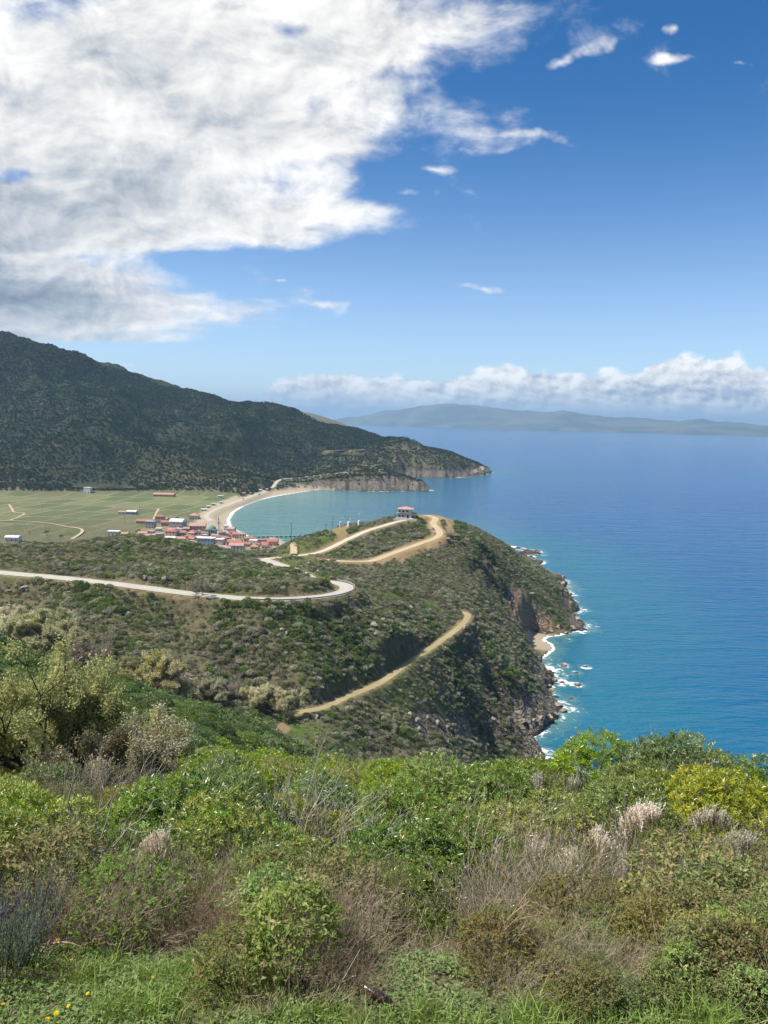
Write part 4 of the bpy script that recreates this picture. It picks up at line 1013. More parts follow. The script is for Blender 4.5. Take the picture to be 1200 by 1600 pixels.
# lavender
def lavender(seed, n=46, H_=.5, R_=.22):
    rng = np.random.default_rng(seed); A_ = Acc(); B_ = []; S_ = Acc()
    a = rng.random(n) * 6.283; rr = rng.random(n) ** .5 * R_; base = np.stack([rr * .4 * np.cos(a), rr * .4 * np.sin(a), 0 * a], 1); top = np.stack([rr * np.cos(a) * 1.3, rr * np.sin(a) * 1.3, H_ * (.6 + .4 * rng.random(n))], 1)
    V_, F = tubes(base, top, np.full(n, .003), np.full(n, .0018), 3); S_.add(V_, F, (.16, .16, .11))
    ax = unit(top - base); ln = np.linalg.norm(top - base, axis=1)
    plumes(rng, base + ax * ln[:, None] * .3, ax, ln * .6, 44, .04, .0032, A_, [(.22, .27, .20), (.27, .31, .24), (.17, .22, .15)], .55)
    me = A_.mesh('foliage'); me.materials.append(M_leaf); ms = S_.mesh('stems', True); ms.materials.append(M_wood)
    H = Acc(); k = rng.choice(n, int(n * .5), replace=False)
    for i in k:
        p = top[i]; nn = 26; t_ = rng.random(nn); d = unit(rng.normal(size=(nn, 3))); c_ = p + ax[i] * (t_ * .045)[:, None] + d * np.array([.010, .010, .006])
        V_, F = leaf_quads(rng, c_ - d * .003, unit(d + ax[i]), d, .010, .008, .1); H.add(V_, F, (.075, .045, .13) if rng.random() < .7 else (.13, .10, .12))
    mh = H.mesh('flower_heads'); mh.materials.append(M_leaf)
    return [('foliage', me), ('stems', ms), ('flower_heads', mh)]
for (px, D, s_, lb, sd_) in [(28, 4.9, 1.15, 'taller grey green lavender with dark purple heads at the left edge', 1), (52, 5.5, 1.05, 'grey green lavender behind the taller one, its purple heads level with the red leaves', 2), (-2, 4.5, 1.0, 'lavender cut off by the left edge of the picture', 3)]:
    x = px_x(px, D, 1450); o = empty('lavender', (x, D, hz(x, D)), sd_ * 1.3, s_)
    for nm, me in lavender(60 + sd_): new_obj(nm, me, parent=o)
    tag(o, lb, 'lavender', 'lavender plants at the left edge'); plants.append(('x', x, D, o, lb))
# filler planting, kinds by position
prng = np.random.default_rng(99)
def hgt_at(D): return np.interp(D, [4.4, 5.0, 5.6, 7, 10, 14, 22, 34], [.34, .45, .62, 1.0, 1.6, 2.3, 2.9, 3.0])
def pick(px, D):
    r = prng.random()
    if D < 6.3:
        if px > 850: return 'mastic' if r < .74 else ('dry' if px < 1040 else 'cistus' if r < .9 else 'mastic')
        if px < 60: return 'bramble'
        if not (70 < px < 340 or 545 < px < 720 or 840 < px < 960): return 'mastic' if r < .45 else ('bramble' if r < .57 else 'cistus' if r < .72 else 'dry')
        return 'dry' if r < .72 else ('mastic' if r < .90 else 'bramble')
    if D < 8.2:
        if px > 880: return 'mastic' if r < .72 else ('dry' if r < .82 else 'heath')
        if px < 90: return 'mastic' if r < .5 else 'bramble'
        return 'dry' if r < .20 else ('mastic' if r < .40 else 'heath' if r < .70 else ('laurel' if px < 700 else 'mastic'))
    if D < 12:
        if px < 430: return 'laurel' if r < .50 else ('heath' if r < .80 else ('brown_heath' if r < .88 else 'grey_twigs'))
        if px < 760: return 'laurel' if r < .30 else ('heath' if r < .62 else ('brown_heath' if r < .88 else 'grey_twigs'))
        return 'heath' if r < .60 else ('brown_heath' if r < .84 else ('mastic' if r < .88 else 'grey_twigs'))
    if D < 19:
        if px < 760: return 'laurel' if r < .60 else ('brown_heath' if r < .76 else ('heath' if r < .94 else 'grey_twigs'))
        return 'heath' if r < .46 else ('laurel' if r < .66 else ('brown_heath' if r < .88 else 'grey_twigs'))
    return 'laurel' if r < .70 else ('heath' if r < .84 else ('brown_heath' if r < .93 else 'grey_twigs'))
BLO = [(1012, 8.3), (1035, 9.6), (880, 12.0), (1000, 13.5), (1065, 12.6), (1155, 10.2), (268, 7.6), (1100, 19), (868, 21), (585, 11), (455, 10.6), (1128, 14.5), (1180, 12), (945, 10.8)]
D = 4.38
while D < 33:
    hh = float(hgt_at(D)); rad_ = hh * (.46 if D > 8 else .5)
    x = -D * .56 - 1
    while x < D * .56 + 1:
        xx = x + (prng.random() - .5) * rad_ * .5; yy_ = D + (prng.random() - .5) * rad_ * .7
        x += rad_ * (1.25 + .3 * prng.random())
        hk = hh * (.66 + .66 * prng.random()) * (1 if D < 17 else (.80 if xx / yy_ < .17 else .95))
        if any((xx - a_) ** 2 + (yy_ - b_) ** 2 < (rad_ * .85) ** 2 for (_, a_, b_, _, l_) in plants if l_): continue
        px_ = 600 + xx / yy_ * 1190
        if prng.random() < .07 and D > 7: continue
        # keep the front of the named bushes free, and the hollow under the big laurel
        if any(abs(px_ - q_) < w_ and yy_ < d_ for q_, w_, d_ in [(458, 85, 5.3), (700, 75, 11.2), (620, 45, 8.2), (28, 60, 5.5)]): continue
        if yy_ < 5.05 and px_ < 370: continue
        kd = pick(px_, yy_)
        if px_ < 330 and yy_ > 26: continue
        if yy_ > 20 and 620 < px_ < 900: kd = 'laurel' if kd != 'laurel' and prng.random() < .6 else kd
        wd = {'dry': 1.0, 'mastic': 1.25, 'bramble': 1.0, 'cistus': 1.0}.get(kd, 1.05)
        if kd == 'bramble': hk *= .6
        if 85 < px_ < 250 and 5.9 < yy_ < 7.7: hk *= .68
        if any(abs(px_ - q_) < 42 and d_ - 3.2 < yy_ < d_ - .2 for q_, d_ in BLO):
            if prng.random() < .35: continue
            hk *= .62
        if kd == 'mastic' and D < 8.2: hk *= .62 + .55 * prng.random()
        if kd == 'dry': hk *= .95
        if kd == 'mastic' and D > 8.2: hk *= .8; wd = 1.3
        place(kd, xx, yy_, hk, wd, None, None)
    D += rad_ * 1.15
D = 35.0
while D < 63:
    x = -D * .56
    while x < (px_x(520, D) if D < 48 else px_x(440, D)):
        xx = x + (prng.random() - .5) * 1.2; yy_ = D + (prng.random() - .5) * 1.2; x += 2.0 + 1.0 * prng.random()
        if (xx - px_x(62, 38)) ** 2 + (yy_ - 38) ** 2 < 5: continue
        place('laurel' if prng.random() < .85 else 'heath', xx, yy_, 2.0 + 1.3 * prng.random(), 1.15)
    D += 2.7
def ordinal(n):
    return {1: 'first', 2: 'second', 3: 'third', 4: 'fourth', 5: 'fifth', 6: 'sixth', 7: 'seventh', 8: 'eighth', 9: 'ninth', 10: 'tenth'}.get(n, '%d%s' % (n, 'th' if 10 < n % 100 < 14 or n % 10 not in (1, 2, 3) else {1: 'st', 2: 'nd', 3: 'rd'}[n % 10]))
BANDS = [(0, 5.9, 'just behind the grass'), (5.9, 7.6, 'second row behind the grass'), (7.6, 10, 'low in the thicket'), (10, 13.5, 'midway up the thicket'), (13.5, 18.5, 'high in the thicket'), (18.5, 24.5, 'just below the thicket crest'), (24.5, 34, 'along the thicket crest'), (34, 99, 'on the slope beyond the crest')]
for lo, hi, wh_ in BANDS:
    for kd in KINDS_:
        L_ = sorted([p for p in plants if p[0] == kd and p[4] is None and lo <= p[2] < hi], key=lambda p: p[1] / p[2])
        for i, p in enumerate(L_): p[3]['label'] = '%s, %s from left %s' % (LOOK[kd], ordinal(i + 1), wh_)
        for p in [p for p in plants if p[0] == kd and lo <= p[2] < hi]: p[3]['group'] = 'shrubs of the foreground thicket'

# ------------------------------------------------------------------ trees in first leaf
def tree_meshes(seed, H_=9.0, R_=6.5, lev=5, leafcols=None, wood=BARK, tufts=9, tl=.16, trunk=.28, low=.2, lean=0.0, nfork=4):
    rng = np.random.default_rng(seed); g = Grow(rng)
    th = H_ * low; tp = np.array([lean * th, 0, th]); n0 = 4; p = np.zeros(3) - np.array([0, 0, .4])
    for i in range(n0):
        q_ = np.array([lean * th * (i + 1) / n0 + rng.normal() * .05, rng.normal() * .05, th * (i + 1) / n0]); g.seg(p, q_, trunk * (1.25 - .1 * i), trunk * (1.15 - .1 * i)); p = q_
    sc0 = H_ * .33
    for i in range(nfork):
        a = i * 6.283 / nfork + rng.random() * .8; el = .25 + .75 * rng.random()
        d = unit(np.array([math.cos(a) * R_ / H_ * 1.35, math.sin(a) * R_ / H_ * 1.35, el + .35]))
        g.grow(p.copy(), d, sc0 * (.8 + .4 * rng.random()), trunk * .62, lev, 3, .13, .07, .62, .70, (2, 3), .66, .006)
    A_ = Acc(); n = len(g.p0); V_, F = tubes(np.array(g.p0), np.array(g.p1), np.array(g.r0), np.array(g.r1), 5)
    A_.add(V_, F, np.repeat(pal(rng, n, wood, .12), 10, 0)); mw_ = A_.mesh('trunk', True); mw_.materials.append(M_wood)
    tp_ = np.array([t_[0] for t_ in g.tips]); td = np.array([t_[1] for t_ in g.tips])
    n = len(tp_); base = tp_[:, None] - td[:, None] * (rng.random((n, tufts, 1)) * .9) + rng.normal(size=(n, tufts, 3)) * .22
    ax = unit(td[:, None] * .3 + rng.normal(size=(n, tufts, 3)) + np.array([0, 0, -.2]))
    B_ = Acc(); Lv = tl * (.6 + .8 * rng.random((n, tufts)))
    V_, F = leaf_quads(rng, base.reshape(-1, 3), ax.reshape(-1, 3), unit(rng.normal(size=(n * tufts, 3)) + np.array([0, 0, .8])), Lv.ravel(), Lv.ravel() * .55, .1)
    cc = np.repeat(pal(rng, n, leafcols, .2), tufts, 0); B_.add(V_, F, np.repeat(cc, 4, 0)); mc = B_.mesh('crown'); mc.materials.append(M_leaf)
    print('tree', seed, 'tips', n, 'extent', tp_.min(0).round(1), tp_.max(0).round(1))
    return mw_, mc
def put_tree(name, meshes, x, y, s, rz, label, group=None, z=None):
    o = empty(name, (x, y, (hz(x, y) if z is None else z)), rz, s)
    new_obj('trunk', meshes[0], parent=o); new_obj('crown', meshes[1], parent=o); return tag(o, label, 'tree', group)
YEL = [(.35, .345, .12), (.41, .39, .15), (.28, .29, .095), (.32, .33, .13)]
TAN = [(.50, .47, .31), (.56, .52, .36), (.44, .42, .26), (.48, .47, .27)]
GRY = [(.38, .32, .25), (.45, .38, .31), (.32, .28, .21)]
T1 = tree_meshes(5, 9.6, 8.2, 5, YEL, [(.055, .045, .038), (.075, .062, .05)], 32, .19, .30, .16, -.1, 5)
T2 = tree_meshes(8, 6.0, 5.5, 4, YEL + TAN, [(.10, .085, .07), (.14, .12, .10)], 50, .18, .15, .12, .1, 5)
T3 = tree_meshes(15, 8.0, 6.0, 4, TAN, [(.34, .30, .25), (.42, .38, .32)], 44, .30, .18, .14, 0, 5)
T4 = tree_meshes(17, 7.5, 6.5, 4, TAN + YEL, [(.36, .32, .27), (.28, .25, .21)], 46, .30, .17, .12, 0, 6)
T5 = tree_meshes(19, 7.5, 6.0, 4, GRY, [(.32, .28, .24), (.24, .21, .18)], 14, .22, .17, .12, 0, 5)
put_tree('plane_tree', T1, px_x(62, 38, 1150), 38, .74, 2.2, 'large spreading tree in yellow-green first leaf with dark forked limbs at the left edge')
put_tree('plane_tree', T2, px_x(190, 36, 1200), 36, .72, .4, 'smaller yellow-olive tree leaning against the right of the large spreading one')
put_tree('plane_tree', T2, px_x(150, 42, 1150), 43, .85, 3.4, 'yellow-green tree whose crown shows above the right shoulder of the large spreading one')
GR = 'pale leafing trees along the ravine'
for (px, Dd, py, s_, tt, rz_, lb) in [(240, 222, 1070, 1.6, T4, 1.0, 'broad tan tree standing alone, the widest of the ravine trees'), (215, 226, 1070, 1.1, T4, 2.4, 'left half of the broad tan clump in the ravine'), (272, 219, 1075, 1.05, T4, 4.0, 'right half of the broad tan clump in the ravine'),
                                   (333, 230, 1094, .95, T3, .5, 'small upright tan tree left of the pair by the track end'), (404, 232, 1108, 1.0, T3, 2.0, 'left tree of the pale pair beside the track end'), (447, 231, 1112, 1.02, T3, 3.9, 'right tree of the pale pair, standing on the track end'),
                                   (366, 236, 1085, .8, T5, 1.0, 'greyish bare tree between the small tan tree and the pair'), (140, 226, 1048, 1.4, T5, .3, 'bare greyish tree with a white limb left of the broad tan clump'), (105, 232, 1030, 1.45, T3, 5.0, 'tan tree directly left of the bare one with the white limb'),
                                   (60, 238, 1010, 1.5, T4, 3.0, 'pale tree, third from the left edge in the ravine row'), (22, 240, 1000, 1.6, T3, 1.7, 'tan tree, second from the left edge in the ravine row'), (-12, 244, 990, 1.6, T3, 4.4, 'tan tree cut by the left edge in the ravine row'), (80, 250, 1010, 1.3, T4, 2.2, 'tan crown behind the ravine row on the left'),
                                   (83, 318, 905, .62, T5, 1.0, 'slim bare tree on the roadside verge at the far left'), (316, 283, 950, .85, T5, 2.0, 'pale bare tree just below the road')]:
    put_tree('plane_tree' if tt is not T5 else 'bare_tree', tt, px_x(px, Dd, py), Dd, s_, rz_, lb, GR if Dd < 260 else None)

# ------------------------------------------------------------------ dead saplings, fallen wood
def traced(name, limbs, D0, r, cols, label, cat, spread=.4, twigs=2, seed=1):
    rng = np.random.default_rng(seed); g = Grow(rng); root = None
    for li, (pts_, r0_) in enumerate(limbs):
        dd = D0 + (0 if li == 0 else (rng.random() - .5) * spread); d_end = dd
        Pq = [np.array(PD(a, b_, D0 + (d_end - D0) * k / max(1, len(pts_) - 1))) for k, (a, b_) in enumerate(pts_)]
        if root is None: root = Pq[0].copy()
        Pq = spl(Pq, 3); n = len(Pq)
        for k in range(n - 1):
            ra = r0_ * (1 - .7 * k / n); rb = r0_ * (1 - .7 * (k + 1) / n); g.seg(Pq[k], Pq[k + 1], ra, rb)
            if rng.random() < .16 * twigs and k > 1:
                g.grow(Pq[k + 1], unit(unit(Pq[k + 1] - Pq[k]) + unit(rng.normal(size=3)) * .9), .10 * D0 / 6, rb * .5, 1, 2, .2, .05, .5, .6, (1, 2), .6, .0012)
    g.p0 = [p - root for p in g.p0]; g.p1 = [p - root for p in g.p1]
    o = new_obj(name, g.mesh(name, cols, 6)); o.location = root; return tag(o, label, cat)
traced('dead_sapling', [([(143, 1450), (146, 1375), (149, 1335), (150, 1300), (150, 1272)], .016), ([(148, 1333), (130, 1312), (122, 1292), (117, 1277), (107, 1254), (111, 1230), (103, 1221)], .013), ([(108, 1252), (112, 1228), (117, 1202)], .007),
                        ([(149, 1333), (170, 1327), (185, 1314), (200, 1294), (225, 1276), (241, 1249)], .013), ([(200, 1294), (215, 1300), (232, 1299)], .005), ([(151, 1324), (160, 1302), (170, 1272), (176, 1246)], .010), ([(150, 1273), (165, 1260), (177, 1241), (185, 1217)], .008),
                        ([(148, 1334), (130, 1341), (122, 1337), (107, 1349), (102, 1362)], .008), ([(149, 1290), (138, 1292), (126, 1291)], .005), ([(107, 1349), (112, 1325), (122, 1300)], .004), ([(145, 1350), (138, 1362), (134, 1375)], .006), ([(170, 1262), (184, 1262)], .004)],
       7.5, 0, GREYW, 'dead grey sapling with curved bare limbs standing in front of the laurels at left', 'dead tree', .9, 1.2, 3)
traced('broken_branch', [([(724, 1588), (738, 1555), (752, 1518), (762, 1495), (764, 1482)], .022), ([(750, 1522), (768, 1480), (790, 1452), (820, 1425)], .008), ([(762, 1490), (775, 1460), (800, 1430), (828, 1408), (836, 1398)], .007), ([(745, 1535), (735, 1500), (745, 1470), (765, 1435), (775, 1405), (790, 1380)], .006), ([(741, 1548), (728, 1532), (716, 1515), (722, 1480), (735, 1445), (755, 1420), (780, 1398)], .005),
                         ([(716, 1515), (719, 1540), (725, 1560)], .007), ([(764, 1485), (765, 1455), (762, 1425)], .005), ([(752, 1518), (730, 1505), (712, 1500)], .004), ([(770, 1475), (800, 1466), (822, 1458)], .005), ([(790, 1450), (812, 1436), (842, 1430)], .004), ([(800, 1430), (820, 1400), (841, 1372)], .005), ([(768, 1478), (792, 1474), (812, 1462), (828, 1450)], .004)],
       4.95, 0, [(.42, .31, .18), (.48, .37, .23), (.36, .26, .15)], 'pale broken branch leaning right with a spray of bare twigs', 'branch', .5, 3, 4)
traced('fallen_branch', [([(395, 1592), (430, 1575), (470, 1562), (512, 1549)], .008), ([(395, 1592), (450, 1590), (500, 1582), (540, 1560), (555, 1548)], .007), ([(430, 1596), (480, 1592), (520, 1578), (548, 1590)], .006), ([(440, 1574), (420, 1560), (410, 1552)], .005), ([(470, 1562), (482, 1578), (500, 1598)], .005), ([(500, 1582), (525, 1556), (534, 1528)], .006), ([(455, 1586), (478, 1566), (486, 1550)], .004)],
       4.32, 0, DRYW, 'heap-like fallen branch with forked dry twigs lying under the round rockrose bush', 'branch', .35, 3, 5)
traced('fallen_branch', [([(62, 1492), (72, 1478), (92, 1473), (112, 1474), (128, 1481)], .010)], 4.75, 0, [(.36, .27, .19), (.42, .33, .24)], 'short arched stick behind the yellow flowers', 'stick', .1, .3, 6)
traced('fallen_branch', [([(303, 1470), (320, 1490), (345, 1510), (352, 1540), (360, 1572)], .006), ([(300, 1500), (325, 1515), (350, 1530), (382, 1548)], .006), ([(308, 1520), (330, 1500), (352, 1492)], .004), ([(300, 1480), (318, 1500), (322, 1530), (330, 1556)], .005), ([(362, 1490), (362, 1530), (358, 1575)], .004)],
       4.85, 0, DRYW, 'tangle of arching dry stems left of the round rockrose bush', 'branch', .4, 3.5, 7)

# ------------------------------------------------------------------ grass verge, straw, flowers
g_rng = np.random.default_rng(3)
n = 52000; gx_ = (g_rng.random(n) - .5) * 6.4; gy_ = 3.6 + g_rng.random(n) * 2.3
edge_ = 4.95 + fbm(gx_, gx_ * 0 + 3, .9, 3, .5, 60) * .7 - .60 * sst(gx_, -1.1, -.3); tuft = fbm(gx_, gy_, .35, 3, .5, 61)
k = (gy_ < edge_) & (g_rng.random(n) < .55 + sst(tuft, -.1, .3) * .6); gx_, gy_, tuft = gx_[k], gy_[k], tuft[k]; n = len(gx_)
gzv = height(gx_, gy_); base = np.stack([gx_, gy_, gzv - .01], 1)
Hh = (.03 + .065 * g_rng.random(n)) * (1 + sst(tuft, 0, .4) * 1.0) * (1 + .5 * sst(gx_, -.2, .6))
leanv = g_rng.normal(size=(n, 2)) * .45; mid_ = base + np.stack([leanv[:, 0] * Hh * .3, leanv[:, 1] * Hh * .3, Hh * .6], 1); tip_ = base + np.stack([leanv[:, 0] * Hh, leanv[:, 1] * Hh, Hh * (1 - .2 * np.abs(leanv[:, 0]))], 1)
A_ = Acc(); cc = pal(g_rng, n, [(.27, .42, .06), (.33, .48, .08), (.21, .34, .05), (.45, .46, .15), (.38, .50, .11)], .2)
V_, F = strips(base, mid_, .0022 + .0018 * g_rng.random(n), .0026, rng=g_rng); A_.add(V_, F, np.repeat(cc, 4, 0))
V_, F = strips(mid_, tip_, .0026, .0004, rng=g_rng); A_.add(V_, F, np.repeat(cc * 1.1, 4, 0))
# clover-like ground leaves between the blades
nl_ = 26000; lx = (g_rng.random(nl_) - .5) * 6.2; ly = 3.7 + g_rng.random(nl_) * 1.6; kk = fbm(lx, ly, .5, 3, .5, 63) > -.22; lx, ly = lx[kk], ly[kk]; nl_ = len(lx)
lb_ = np.stack([lx, ly, height(lx, ly) + .015 + .05 * g_rng.random(nl_)], 1); dl = unit(g_rng.normal(size=(nl_, 3)) * np.array([1, 1, .35]))
V_, F = leaf_quads(g_rng, lb_, dl, unit(np.array([[0, 0, 1.]]) + g_rng.normal(size=(nl_, 3)) * .35), .022 + .02 * g_rng.random(nl_), .016, .1)
A_.add(V_, F, np.repeat(pal(g_rng, nl_, [(.20, .32, .07), (.26, .39, .10), (.33, .41, .15)], .2), 4, 0))
gm = A_.mesh('grass'); gm.materials.append(M_leaf); tag(new_obj('grass', gm), kind='stuff')
# pale dry stalks and litter
n = 5200; sx = (g_rng.random(n) - .35) * 6.0; sy = 4.2 + g_rng.random(n) * 1.5; k = (fbm(sx, sy, .5, 3, .5, 64) > .04) & (sx > -1.0); sx, sy = sx[k], sy[k]; n = len(sx)
b0 = np.stack([sx, sy, height(sx, sy)], 1); hh_ = .08 + .34 * g_rng.random(n) ** 2.5; ln_ = g_rng.normal(size=(n, 2)) * .4
b1 = b0 + np.stack([ln_[:, 0] * hh_, ln_[:, 1] * hh_, hh_], 1); A_ = Acc(); V_, F = strips(b0, b1, .0024, .001, rng=g_rng); A_.add(V_, F, np.repeat(pal(g_rng, n, [(.50, .41, .26), (.42, .34, .21), (.58, .50, .35)], .15), 4, 0))
n = 5200; sx = (g_rng.random(n) - .5) * 7.0; sy = 4.0 + g_rng.random(n) * 2.6; k = (fbm(sx, sy, .6, 3, .5, 65) > .0) | (sy > 5.0); sx, sy = sx[k], sy[k]; n = len(sx)
b0 = np.stack([sx, sy, height(sx, sy) + .01 + .03 * g_rng.random(n)], 1); dl = unit(g_rng.normal(size=(n, 3)) * np.array([1, 1, .18])) * (.04 + .11 * g_rng.random((n, 1)))
V_, F = strips(b0, b0 + dl, .0026, .0018, rng=g_rng); A_.add(V_, F, np.repeat(pal(g_rng, n, [(.36, .28, .18), (.28, .20, .13), (.46, .38, .26), (.20, .14, .09)], .2), 4, 0))
gm = A_.mesh('dry_grass'); gm.materials.append(M_leaf); tag(new_obj('dry_grass', gm), kind='stuff')

M_yel = plain('dandelion_yellow', (.85, .62, .01), .6, .2, .1, 60)
def dandelion(seed):
    rng = np.random.default_rng(seed); A_ = Acc()
    for ring, (r_, el, k_) in enumerate([(.019, .15, 22), (.014, .5, 18), (.008, .9, 12)]):
        a = np.arange(k_) * 6.283 / k_ + rng.random(k_) * .2; d = np.stack([np.cos(a) * math.cos(el), np.sin(a) * math.cos(el), np.full(k_, math.sin(el))], 1)
        V_, F = leaf_quads(rng, d * .001, unit(d), np.tile([0, 0, 1.], (k_, 1)), r_, .005, .05); A_.add(V_, F, (1, 1, 1))
    me = A_.mesh('flower_head'); me.materials.append(M_yel)
    B_ = Acc(); V_, F = tubes(np.array([[0, 0, -.10]]), np.array([[0, 0, 0.]]), [.0016], [.0016], 5); B_.add(V_, F, (.16, .22, .06)); ms = B_.mesh('stem', True); ms.materials.append(M_wood)
    return me, ms
DN = [dandelion(i) for i in range(3)]
fl = [(90, 1474, 1.35, 'largest yellow dandelion, top of the cluster on the arched stick'), (101, 1478, 1.1, 'yellow dandelion just right of the largest one'), (57, 1486, .8, 'pale small dandelion, leftmost of the upper cluster'), (67, 1489, 1.0, 'dandelion below and left of the largest one'), (111, 1484, .9, 'dandelion at the right end of the upper cluster'),
      (104, 1493, .8, 'small dandelion below the right end of the upper cluster'), (112, 1500, .7, 'lowest small dandelion of the upper cluster'), (31, 1522, 1.1, 'dandelion at the left, in the grass beside the lavender foot'), (40, 1535, .75, 'small dandelion under the one beside the lavender foot'), (63, 1515, .75, 'half-open dandelion midway between the clusters'),
      (126, 1503, .7, 'tiny dandelion right of the upper cluster'), (137, 1553, .8, 'dandelion beside the patch of dead leaves'), (107, 1573, .8, 'dandelion above the lower pair near the bottom edge'), (88, 1584, 1.05, 'right dandelion of the lower pair at the bottom edge'), (74, 1592, .9, 'left dandelion of the lower pair at the bottom edge'), (239, 1528, .95, 'lone dandelion in front of the dry tangle'), (5, 1570, .9, 'dandelion cut by the left edge')]
for i, (a, b_, s_, lb) in enumerate(fl):
    x, y, z = hit(a, b_, 2.5, 9); d = ray(a, b_); f_ = (y - .16) / y; s_ = s_ * .85
    P_ = np.array([x * f_, y * f_, 0]); zz = EYE + (z - EYE) * f_; zz = max(zz, hz(P_[0], P_[1]) + .05)
    o = empty('dandelion', (P_[0], P_[1], zz), i, 1.0); o.rotation_euler = (.35, (i % 3 - 1) * .2, i)
    h_ = new_obj('flower_head', DN[i % 3][0], parent=o); h_.scale = (s_,) * 3; st_ = new_obj('stem', DN[i % 3][1], parent=o); st_.scale = (1, 1, 1.2); tag(o, lb, 'flower', 'dandelions in the grass')
# dark bottle lying in the grass
M_bot = plain('dark_brown_glass', (.022, .010, .007), .18, .6, .3, 8)
M_foil = plain('white_cap', (.7, .68, .64), .4, .5, .1, 20)
def lathe(prof, n=20):
    V_ = []; 
    for (z_, r_) in prof:
        for k_ in range(n): a = 6.283185 * k_ / n; V_.append((r_ * math.cos(a), r_ * math.sin(a), z_))
    m__ = len(prof); idx = np.arange(m__ * n).reshape(m__, n); nx = np.roll(idx, -1, 1)
    F = np.stack([idx[:-1], nx[:-1], nx[1:], idx[1:]], -1).reshape(-1, 4)
    return np.array(V_), F
x, y, z = hit(610, 1576, 2.5, 9)
bo = empty('bottle', (x - .03, y, z + .045)); bo.rotation_euler = (R(100), R(8), R(62))
V_, F = lathe([(-.16, .0), (-.16, .030), (-.15, .033), (-.02, .033), (.02, .030), (.05, .018), (.10, .0135), (.115, .0135)]); me = mesh_np('body', V_, [F], smooth=True); new_obj('body', me, parent=bo, mats=[M_bot])
V_, F = lathe([(.113, .0), (.113, .0155), (.128, .0155), (.130, .012), (.130, 0)]); me = mesh_np('cap', V_, [F], smooth=True); new_obj('cap', me, parent=bo, mats=[M_foil])
tag(bo, 'dark brown bottle with a white tip lying in the grass at the bottom', 'bottle')

# ------------------------------------------------------------------ buildings
WALLS = {k: plain('wall_' + k, c_, .85, .2, .1, .4) for k, c_ in dict(white=(.70, .68, .63), cream=(.60, .54, .43), grey=(.36, .36, .36), pink=(.50, .38, .33), blue=(.30, .36, .42), raw=(.54, .52, .48)).items()}
ROOFS = {k: plain('roof_' + k, c_, .85, .2, .2, .6) for k, c_ in dict(red=(.38, .165, .12), orange=(.46, .26, .175), brown=(.29, .165, .125), pink=(.45, .28, .23), white=(.68, .68, .66), grey=(.33, .34, .36), green=(.20, .29, .22)).items()}
M_win = plain('dark_window', (.035, .04, .045), .25, .5, .1)
def boxm(name, cx, cy, cz_, sx, sy, sz):
    V_ = [(cx + a * sx / 2, cy + b_ * sy / 2, cz_ + c_ * sz) for c_ in (0, 1) for a, b_ in ((-1, -1), (1, -1), (1, 1), (-1, 1))]
    return mesh_np(name, V_, [np.array([(0, 3, 2, 1), (4, 5, 6, 7), (0, 1, 5, 4), (1, 2, 6, 5), (2, 3, 7, 6), (3, 0, 4, 7)])])
def roofm(kind, wx, wy, z, rh, ov=.5):
    a, b_ = wx / 2 + ov, wy / 2 + ov; t_ = .25
    if kind == 'flat': return boxm('roof', 0, 0, z, 2 * a - .4, 2 * b_ - .4, .45)
    if kind == 'arch':
        n = 10; V_ = []; 
        for i in range(n + 1):
            an = math.pi * i / n; V_ += [(-a, -b_ * math.cos(an), z + rh * math.sin(an)), (a, -b_ * math.cos(an), z + rh * math.sin(an))]
        F = [np.array([(2 * i, 2 * i + 1, 2 * i + 3, 2 * i + 2) for i in range(n)] + [(0, 1, 2 * n + 1, 2 * n)]), np.array([[2 * i for i in range(n + 1)], [2 * i + 1 for i in range(n, -1, -1)]])]
        return mesh_np('roof', V_, F)
    r_ = a - (b_ if kind == 'hip' else -.0); r_ = max(r_, .3)
    V_ = [(-a, -b_, z), (a, -b_, z), (a, b_, z), (-a, b_, z), (-a, -b_, z + t_), (a, -b_, z + t_), (a, b_, z + t_), (-a, b_, z + t_), (-r_, 0, z + t_ + rh), (r_, 0, z + t_ + rh)]
    return mesh_np('roof', V_, [np.array([(0, 3, 2, 1), (0, 1, 5, 4), (1, 2, 6, 5), (2, 3, 7, 6), (3, 0, 4, 7), (4, 5, 9, 8), (6, 7, 8, 9)]), np.array([(5, 6, 9), (7, 4, 8)])])
